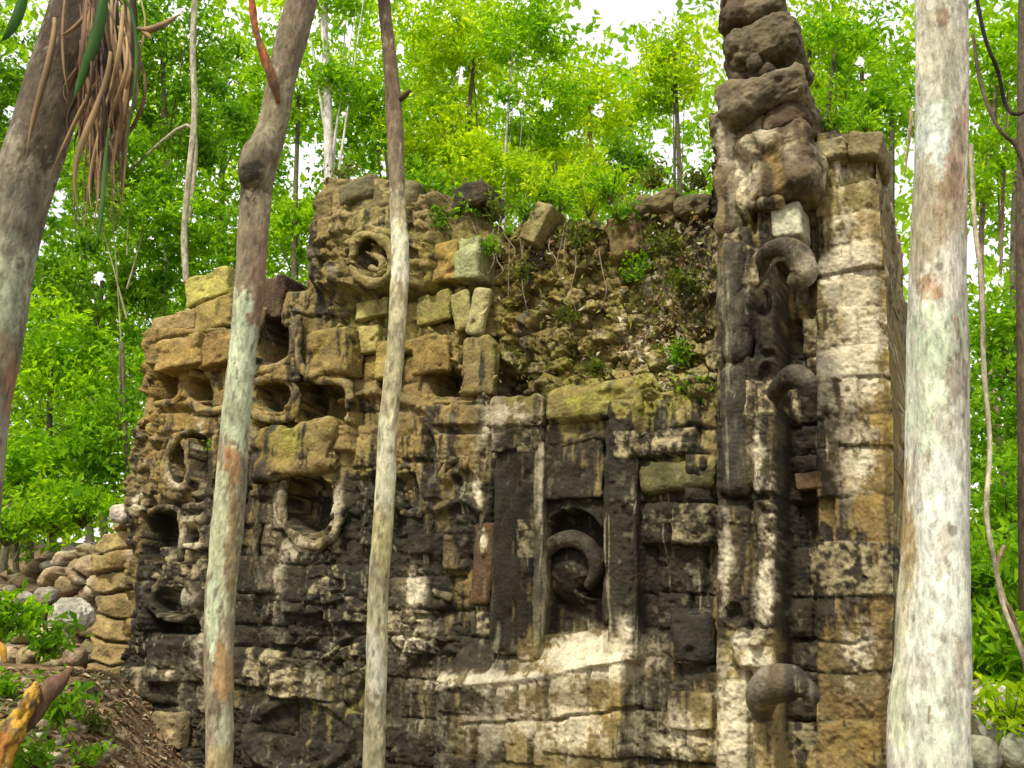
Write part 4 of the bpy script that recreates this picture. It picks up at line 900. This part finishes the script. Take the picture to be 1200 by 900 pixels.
# leaning palm on the left, with its dead fronds
Y1 = 4.2
b = at(-60., 900., Y1); b[2] = -.1; bp = to_px(b)
pm = thing('palm_tree', tuple(b), 'grey leaning trunk at the left edge draped with dead brown fronds', 'palm tree')
pxtube('trunk', [(bp[0], bp[1], Y1, 96), (-52, 800, Y1, 88), (-42, 640, Y1, 80), (-26, 500, Y1, 74), (-10, 400, Y1, 78), (4, 320, Y1, 76), (22, 240, Y1, 76), (46, 160, Y1, 82), (72, 80, Y1, 86), (96, 0, Y1, 84), (124, -90, Y1, 70), (150, -200, Y1, 60)],
    M_BARK, pm, ws=.88, sides=80, sub=36, amp=.07, freq=5,
    colf=bark_col((.26, .245, .18), [(2,320,36,60,(.38,.41,.29),.9),(-8,370,34,44,(.38,.42,.29),.9),(24,230,30,30,(.30,.29,.22),.8),(0,420,24,40,(.30,.21,.13),.7),(14,455,10,40,(.30,.14,.08),.6),(20,240,36,50,(.16,.14,.10),.6),(66,110,70,80,(.10,.075,.05),.9),(100,10,70,70,(.06,.04,.028),.95),(-26,470,30,30,(.3,.2,.14),.6)], mott=.4))  # dark brown top, its shade painted into the patch colours
def ribbon(name, pts, wpx, parent, colr, mat=M_DRY, fold=.35, n=16, twist=0., seed=0):
    a = np.array(pts, float); t = np.linspace(0, 1, n); k = np.linspace(0, 1, len(a))
    # smooth through the points
    def sm(c):
        co = np.polyfit(k, c, min(3, len(a) - 1)); return np.polyval(co, t)
    P = at(sm(a[:, 0]), sm(a[:, 1]), sm(a[:, 2])); Ym = a[:, 2].mean()
    w_ = wpx * Ym / FPX * (np.sin(np.clip(t * 1.02 + .10, 0, 1) * math.pi) ** .6) * .5 + .001
    Tn = np.gradient(P, axis=0); Tn /= np.linalg.norm(Tn, axis=1, keepdims=True)
    vd = P - CPOS; vd /= np.linalg.norm(vd, axis=1, keepdims=True); B = np.cross(Tn, vd); B /= np.linalg.norm(B, axis=1, keepdims=True); Nn = np.cross(B, Tn)
    ang = seed * 1.7 + t * twist; 
    Bd = B * np.cos(ang * .35)[:, None] + Nn * np.sin(ang * .35)[:, None]; Nd = np.cross(Bd, Tn)
    V = np.stack([P - Bd * w_[:, None] + Nd * w_[:, None] * fold, P - Bd * w_[:, None] * .5 + Nd * w_[:, None] * fold * .4, P, P + Bd * w_[:, None] * .5 + Nd * w_[:, None] * fold * .4, P + Bd * w_[:, None] + Nd * w_[:, None] * fold], 1)
    i = np.arange(n * 5).reshape(n, 5); F = np.stack([i[:-1, :-1], i[1:, :-1], i[1:, 1:], i[:-1, 1:]], -1).reshape(-1, 4)
    V = V.reshape(-1, 3); g = fbm(V[:, 0] * 30, V[:, 1] * 30, V[:, 2] * 5, 3)[:, None]
    o = mk(name, V, F, mat, parent, np.array(colr) * (.45 + 1.1 * g)); 
    so = o.modifiers.new('thick', 'SOLIDIFY'); so.thickness = .0025; return o
rf = random.Random(4); DC = [(.24, .15, .08), (.14, .08, .045), (.36, .25, .13), (.07, .045, .03), (.28, .18, .10), (.16, .09, .055)]
for k in range(12):
    x0 = rf.uniform(104, 150); y1 = rf.uniform(120, 200)
    ribbon('dead_frond', [(x0, -30, Y1 - .30), (x0 + rf.uniform(-6, 6), 40, Y1 - .32), (x0 * .8 + 24, y1 * .6, Y1 - .32), (x0 * .6 + 46, y1, Y1 - .32)], rf.uniform(12, 22), pm, (.05, .03, .02), fold=.6, seed=rf.uniform(-1, 1))
for k in range(90):
    x0 = rf.uniform(92, 160); y0 = rf.uniform(-30, 70); x1 = 100 + (x0 - 92) * .55 + rf.uniform(-14, 16); y1 = rf.uniform(140, 285)
    if k % 6 == 0: x1 -= 14; y1 = rf.uniform(120, 200)
    Yk = Y1 - .42 + rf.uniform(-.12, .25)
    ribbon('dead_frond', [(x0, y0, Yk), (x0 + rf.uniform(-8, 10), y0 * .6 + y1 * .4, Yk - rf.uniform(0, .1)), (x1 + rf.uniform(-5, 12), y0 * .3 + y1 * .7, Yk), (x1, y1, Yk)], rf.uniform(1.5, 7), pm, rf.choice(DC), fold=rf.uniform(.2, .9), seed=rf.uniform(-1, 1), twist=rf.uniform(-2, 2))
for pts, wd in [([(64,20,3.7),(58,70,3.7),(42,130,3.72),(30,190,3.75)],8), ([(104,8,3.7),(90,30,3.68),(66,44,3.7)],5), ([(160,32,3.7),(176,34,3.68),(196,26,3.68),(216,12,3.7)],9), ([(164,36,3.7),(172,40,3.68),(178,46,3.66)],6), ([(118,90,3.65),(100,120,3.65),(80,160,3.68),(54,214,3.7)],5),
                ([(130,60,3.6),(112,130,3.6),(90,190,3.6),(98,262,3.65)],8), ([(76,0,3.7),(74,60,3.7),(80,110,3.7)],4)]:
    ribbon('dead_frond', pts, wd, pm, (.26, .18, .09), fold=.7, seed=.2)
for pts, wd in [([(122,-20,3.62),(116,30,3.6),(100,80,3.6),(82,128,3.62)],15), ([(130,-10,3.6),(152,10,3.6),(161,60,3.6),(154,130,3.6),(138,205,3.62)],4), ([(30,-20,3.6),(24,10,3.6),(12,36,3.6),(-4,52,3.62)],13), ([(128,150,3.6),(122,210,3.6),(118,262,3.6),(110,290,3.62)],5)]:
    ribbon('green_frond', pts, wd, pm, (.09, .20, .055), mat=M_LEAF, fold=.4, seed=.1, n=24)

# ------------------------------------------------------------------ lianas and thin stems on the right, and small plants
def vine(label, pts, Y, wd, colr, name='liana', cat='liana'):
    root = thing(name, tuple(at(float(pts[0][0]), float(pts[0][1]), Y)), label, cat)
    pxtube('stem', [(x, y, Y + .05 * math.sin(i * 2.1), wd) for i, (x, y) in enumerate(pts)], M_BARK, root, colf=bark_col(colr, []), sides=9, amp=.12, sub=8); return root
vine('dark liana looping down at the top right corner', [(1136,-60),(1147,10),(1156,50),(1170,85),(1178,122),(1192,134),(1215,120)], 5.6, 5, (.035, .03, .022))
vine('thin brown liana crossing behind the dark one', [(1140,40),(1150,100),(1170,150),(1192,175),(1206,230),(1215,300)], 6.4, 5, (.12, .09, .06))
vine('thin pale liana wandering down beside the white trunk', [(1138,170),(1142,260),(1150,330),(1153,430),(1160,520),(1156,600),(1166,660),(1176,710),(1192,750),(1206,800),(1215,900)], 7.6, 6, (.40, .36, .26))
vine('thin twisted stem crossing the pale liana low on the right', [(1176,640),(1168,665),(1176,700),(1188,725),(1200,770)], 7.8, 5, (.30, .2, .12))
vine('grey hanging stem in front of the leaves at upper left', [(218,330),(216,270),(222,200),(228,130),(226,60),(230,-40)], 11.5, 8, (.40, .38, .27))
b = at(1196., 900., 8.6); b[2] = terrain_z(np.array(b[0]), np.array(b[1])) - .1
td = thing('tree', tuple(b), 'dark brown trunk cut by the right edge of the view', 'tree')
pxtube('trunk', [(1212, 900, 8.6, 30), (1209, 700, 8.6, 26), (1204, 500, 8.6, 22), (1201, 300, 8.6, 20), (1203, 150, 8.6, 22), (1204, 0, 8.6, 22), (1210, -200, 8.6, 20)], M_BARK, td, colf=bark_col((.10, .075, .05), []), sides=24, sub=14, amp=.12)
# yellow broken branch on the heap
yb = thing('broken_branch', tuple(at(10., 890., 7.4)), 'broken branch with bright yellow wood lying at the lower left', 'branch')
pxtube('wood', [(-16, 930, 6.6, 30), (2, 884, 6.7, 22), (12, 860, 6.72, 27), (24, 838, 6.8, 20), (33, 820, 6.82, 19), (42, 800, 6.9, 6)], M_BARK, yb, colf=bark_col((.46, .27, .035), [(2,880,10,16,(.34,.13,.04),.7),(28,830,6,12,(.2,.1,.03),.7),(14,866,5,10,(.15,.09,.04),.7),(6,850,4,20,(.1,.07,.03),.8)], mott=1.), sides=40, amp=.8, sub=14, freq=9)
pxtube('bark', [(22, 862, 6.85, 12), (36, 840, 6.9, 22), (50, 820, 6.95, 18), (64, 804, 7.0, 20), (84, 784, 7.1, 7)], M_BARK, yb, colf=bark_col((.13, .075, .045), []), sides=16, amp=.3, freq=9)
pxtube('twig', [(-8, 752, 7.6, 10), (2, 760, 7.6, 9), (6, 776, 7.6, 4)], M_BARK, yb, colf=bark_col((.6, .33, .04), []), sides=10, amp=.2)

def groundhit(px, py, lo=4., hi=14.):
    d = ray(px, py); t = np.linspace(lo, hi, 300); Q = CPOS + d[None] * (t / d[1])[:, None]
    h = np.nonzero(Q[:, 2] < terrain_z(Q[:, 0], Q[:, 1]))[0]; return Q[h[0]] if len(h) else None
def plant(label, P, h, spread, n, tone, lsize, seed, cat='shrub', name='shrub', group=None, blade=False, up=.3):
    r = np.random.default_rng(seed); P = np.array(P, float); root = thing(name, tuple(P), label, cat, group)
    lo, hi = [np.array(c) for c in TONES[tone]]; tips = P + np.stack([r.normal(0, spread * .5, n), r.normal(0, spread * .5, n), h * r.uniform(.5, 1.1, n)], -1)
    SV = []; SF = []; L = []; K = []
    for i, tp in enumerate(tips):
        mid = (P + tp) / 2 + np.array([0, 0, h * .12]); th = np.linspace(0, 1, 7)[:, None]
        c = (1 - th) ** 2 * P + 2 * th * (1 - th) * mid + th ** 2 * tp; rr = .006 * (1.2 - th)
        o = len(SV) * 21; ring = np.stack([c + rr * np.array([math.cos(a), math.sin(a), 0]) for a in (0, 2.1, 4.2)], 1).reshape(-1, 3); SV.append(ring)
        ii = np.arange(21).reshape(7, 3) + o; jj = np.roll(ii, -1, 1); SF.append(np.stack([ii[:-1], jj[:-1], jj[1:], ii[1:]], -1).reshape(-1, 4))
        m = r.integers(8, 15); s_ = r.uniform(.25, 1, m)[:, None]; q = (1 - s_) ** 2 * P + 2 * s_ * (1 - s_) * mid + s_ ** 2 * tp
        L.append(q + r.normal(0, lsize * .55, (m, 3))); t = np.clip(r.normal(.5, .3, m), 0, 1)[:, None]; K.append(lo * (1 - t) + hi * t)
    mk('stems', np.concatenate(SV), np.concatenate(SF), M_BARK, root, np.tile([.10, .10, .04], (len(SV) * 21, 1)))
    V, F, KK = leafmesh(np.concatenate(L), lsize, np.concatenate(K), seed=seed, up=up, wid=.24 if blade else .45, droop=.25)
    mk('leaves', V, F, M_LEAF, root, KK, smooth=False); return root
PL = [(0, 750, 8.4, .40, .32, 20, 'mid', .11, 'leafy green plant at the left edge in front of the dull stone'), (34, 742, 9.0, .28, .22, 12, 'bright', .10, 'light green plant with broad leaves left of the tan boulder'), (56, 770, 9.0, .30, .30, 14, 'deep', .11, 'dark low plant under the small rounded boulder'),
      (6, 800, 8.2, .25, .25, 12, 'mid', .09, 'green plant behind the yellow broken branch'), (70, 850, 7.6, .28, .30, 14, 'deep', .10, 'small dark plant in the soil right of the yellow branch'), (110, 840, 8.6, .22, .22, 9, 'olive', .08, 'sparse olive seedling on the bare soil'),
      (90, 880, 7.8, .22, .25, 9, 'mid', .08, 'tiny green plant on the soil near the bottom edge'), (40, 905, 7.0, .22, .3, 10, 'deep', .09, 'dark green clump at the bottom beside the yellow branch'),
      (10, 620, 12.6, .6, .8, 50, 'bright', .11, 'bright shrub on top of the low wall at the left edge'), (60, 610, 12.8, .6, .7, 50, 'bright', .10, 'yellow green shrub over the middle of the low wall'), (100, 600, 13.0, .6, .5, 40, 'mid', .10, 'green shrub just left of the whitish corner stone'),
      (1165, 790, 8.8, .9, .5, 44, 'mid', .15, 'green shrub behind the upright pale boulder'), (1195, 800, 8.4, 1.0, .5, 44, 'bright', .16, 'bright arching shrub at the right edge'), (1150, 700, 10., 1.1, .6, 50, 'mid', .17, 'taller green shrub hugging the white trunk on its right'),
      (1185, 860, 7.0, .35, .3, 14, 'yellow', .11, 'small yellow green plant over the grey corner stone'), (1190, 690, 10.5, 1.2, .7, 50, 'bright', .17, 'tall bright shrub at the right edge under the pale liana')]
for k, (px, py, Y, h, sp, n, tone, ls, lab) in enumerate(PL):
    g = groundhit(px, py + 20.)
    P = at(float(px), float(py), float(Y)) if (g is None or abs(g[1] - Y) > 1.2) else g
    if h > .5: P[2] -= h * .4; P[2] = max(P[2], terrain_z(P[0:1], P[1:2])[0] - .05) if py > 600 else P[2]
    plant(lab, P, h, sp, n, tone, ls, k, group='small plants around the foot of the ruin')
# growth on the ruin itself
CR = [(400, 214, .05, .25, 'olive', .07, 10, 'thin tuft on top of the tall left slab'), (505, 240, .0, .35, 'mid', .08, 16, 'green tuft sprouting right of the slender trunk on the crest'), (520, 270, .10, .25, 'deep', .07, 12, 'dark plant clinging above the orange stone'), (546, 256, .0, .30, 'bright', .08, 14, 'bright plant behind the dark crest stone'),
      (585, 262, -.1, .3, 'olive', .06, 14, 'dry tuft left of the leaning crest stone'), (655, 250, -.1, .35, 'bright', .07, 18, 'bright leafy tuft in the dip of the crest'), (690, 256, -.1, .3, 'yellow', .07, 14, 'yellow green tuft left of the brown crest stone'), (765, 222, -.1, .28, 'olive', .06, 14, 'olive tuft over the right end of the crest'), (812, 222, -.1, .25, 'olive', .07, 12, 'small tuft tucked against the column'),
      (975, 158, -.2, .28, 'mid', .07, 14, 'green tuft at the left of the right-hand wall top'), (1015, 158, -.2, .25, 'bright', .07, 12, 'bright tuft at the right of the right-hand wall top'), (795, 430, .0, .25, 'mid', .06, 12, 'small green plant rooted in the rubble beside the column'), (730, 265, .1, .3, 'deep', .08, 12, 'dark hanging plant next to the brown crest stone'),
      (780, 300, .05, .25, 'olive', .07, 14, 'olive plant high in the rubble by the column'), (248, 530, .12, .16, 'bright', .05, 8, 'tiny bright fern on the left mask beside the lichened trunk'), (610, 330, .05, .22, 'olive', .06, 12, 'olive sprig in the middle of the rubble'), (340, 345, -.2, .22, 'mid', .06, 10, 'little tuft on the low stones left of the tall slab'),
      (620, 262, .0, .3, 'mid', .07, 18, 'leafy tuft just left of the leaning crest stone'), (675, 290, .05, .25, 'olive', .06, 16, 'olive plant in the rubble below the crest dip'), (745, 330, .05, .25, 'mid', .06, 14, 'green plant in the middle right of the rubble'), (805, 350, .08, .28, 'olive', .07, 18, 'pale olive plant pressed against the dark column'),
      (812, 470, .1, .22, 'mid', .06, 14, 'green plant over the mossy block beside the column'), (665, 380, .05, .2, 'olive', .05, 12, 'low olive sprig in the lower rubble'), (700, 440, .12, .16, 'olive', .05, 14, 'moss-like tuft on the cornice slab'), (640, 240, -.1, .4, 'yellow', .08, 22, 'tall yellow green plant rising behind the leaning crest stone'),
      (715, 240, -.1, .4, 'bright', .08, 22, 'bright plant overhanging the brown crest stone'), (575, 300, .05, .22, 'mid', .06, 12, 'green plant right of the grey green block'), (480, 228, .0, .3, 'mid', .07, 14, 'green tuft behind the top of the slender trunk')]
for k, (px, py, h, ht, tone, ls, n, lab) in enumerate(CR):
    plant(lab, onwall(np.array(float(px)), np.array(float(py)), h), ht, ht * .9, n, tone, ls, k + 60, 'plant', 'wall_plant', 'plants rooted on the ruin')
# dry leaves, moss cushions and roots caught on the fallen core: uncountable
r = np.random.default_rng(11); nL = 1700
lx = np.concatenate([r.normal(790, 26, nL // 2), r.uniform(566, 832, nL // 2)]); ly = np.concatenate([r.normal(370, 60, nL // 2), r.uniform(236, 450, nL // 2)])
m = (lx < 834) & (lx > 560) & (ly > outline_top(lx) + 4) & (ly < 520); lx, ly = lx[m], ly[m]; hh = r.uniform(-.16, -.0, len(lx))
hh = hh + np.where(ly > 440, .14, 0)
PP = onwall(lx, ly, hh); tt = r.random((len(lx), 1)); kk = np.where(tt < .2, np.array([[.50, .46, .33]]), np.where(tt < .45, np.array([[.30, .20, .08]]), np.where(tt < .85, np.array([[.22, .24, .04]]), np.array([[.10, .06, .03]])))) * r.uniform(.6, 1.2, (len(lx), 1))
V, F, KK = leafmesh(PP, .055 * r.uniform(.4, 1.8, (len(lx), 1)), kk, seed=8, wid=.5, up=.15)
tag(mk('leaf_litter', V, F, M_DRY, None, KK, smooth=False), 'dry curled leaves and moss scraps caught in the rubble under the crest', 'leaf litter', kind='stuff')
nG = 5200; gx_ = r.uniform(-6.5, -2.6, nG); gy_ = r.uniform(6, 11.6, nG); PP = np.stack([gx_, gy_, terrain_z(gx_, gy_) + .015], -1)
tt = r.random((nG, 1)); kk = np.where(tt < .6, np.array([[.26, .17, .09]]), np.array([[.40, .32, .2]])) * r.uniform(.5, 1.2, (nG, 1))
V, F, KK = leafmesh(PP, .07 * r.uniform(.4, 1.8, (nG, 1)), kk, seed=9, wid=.5, up=1.2)
tag(mk('ground_litter', V, F, M_DRY, None, KK, smooth=False), 'brown fallen leaves covering the soil heap at lower left', 'leaf litter', kind='stuff')
# hanging roots on the crest
for k in range(14):
    px = random.choice([random.uniform(575, 620), random.uniform(640, 720), random.uniform(555, 575)]); py = random.uniform(250, 300); L = random.uniform(30, 80)
    q = [onwall(np.array(px + random.uniform(-5, 5) * i), np.array(py + L * i / 3), .03 + .02 * i % 2) for i in range(4)]
    o = tube('root', q, [.007, .006, .006, .003], M_BARK, ruin, lambda V, a, b_: np.tile([.20, .16, .12], (len(V), 1)), sides=6)
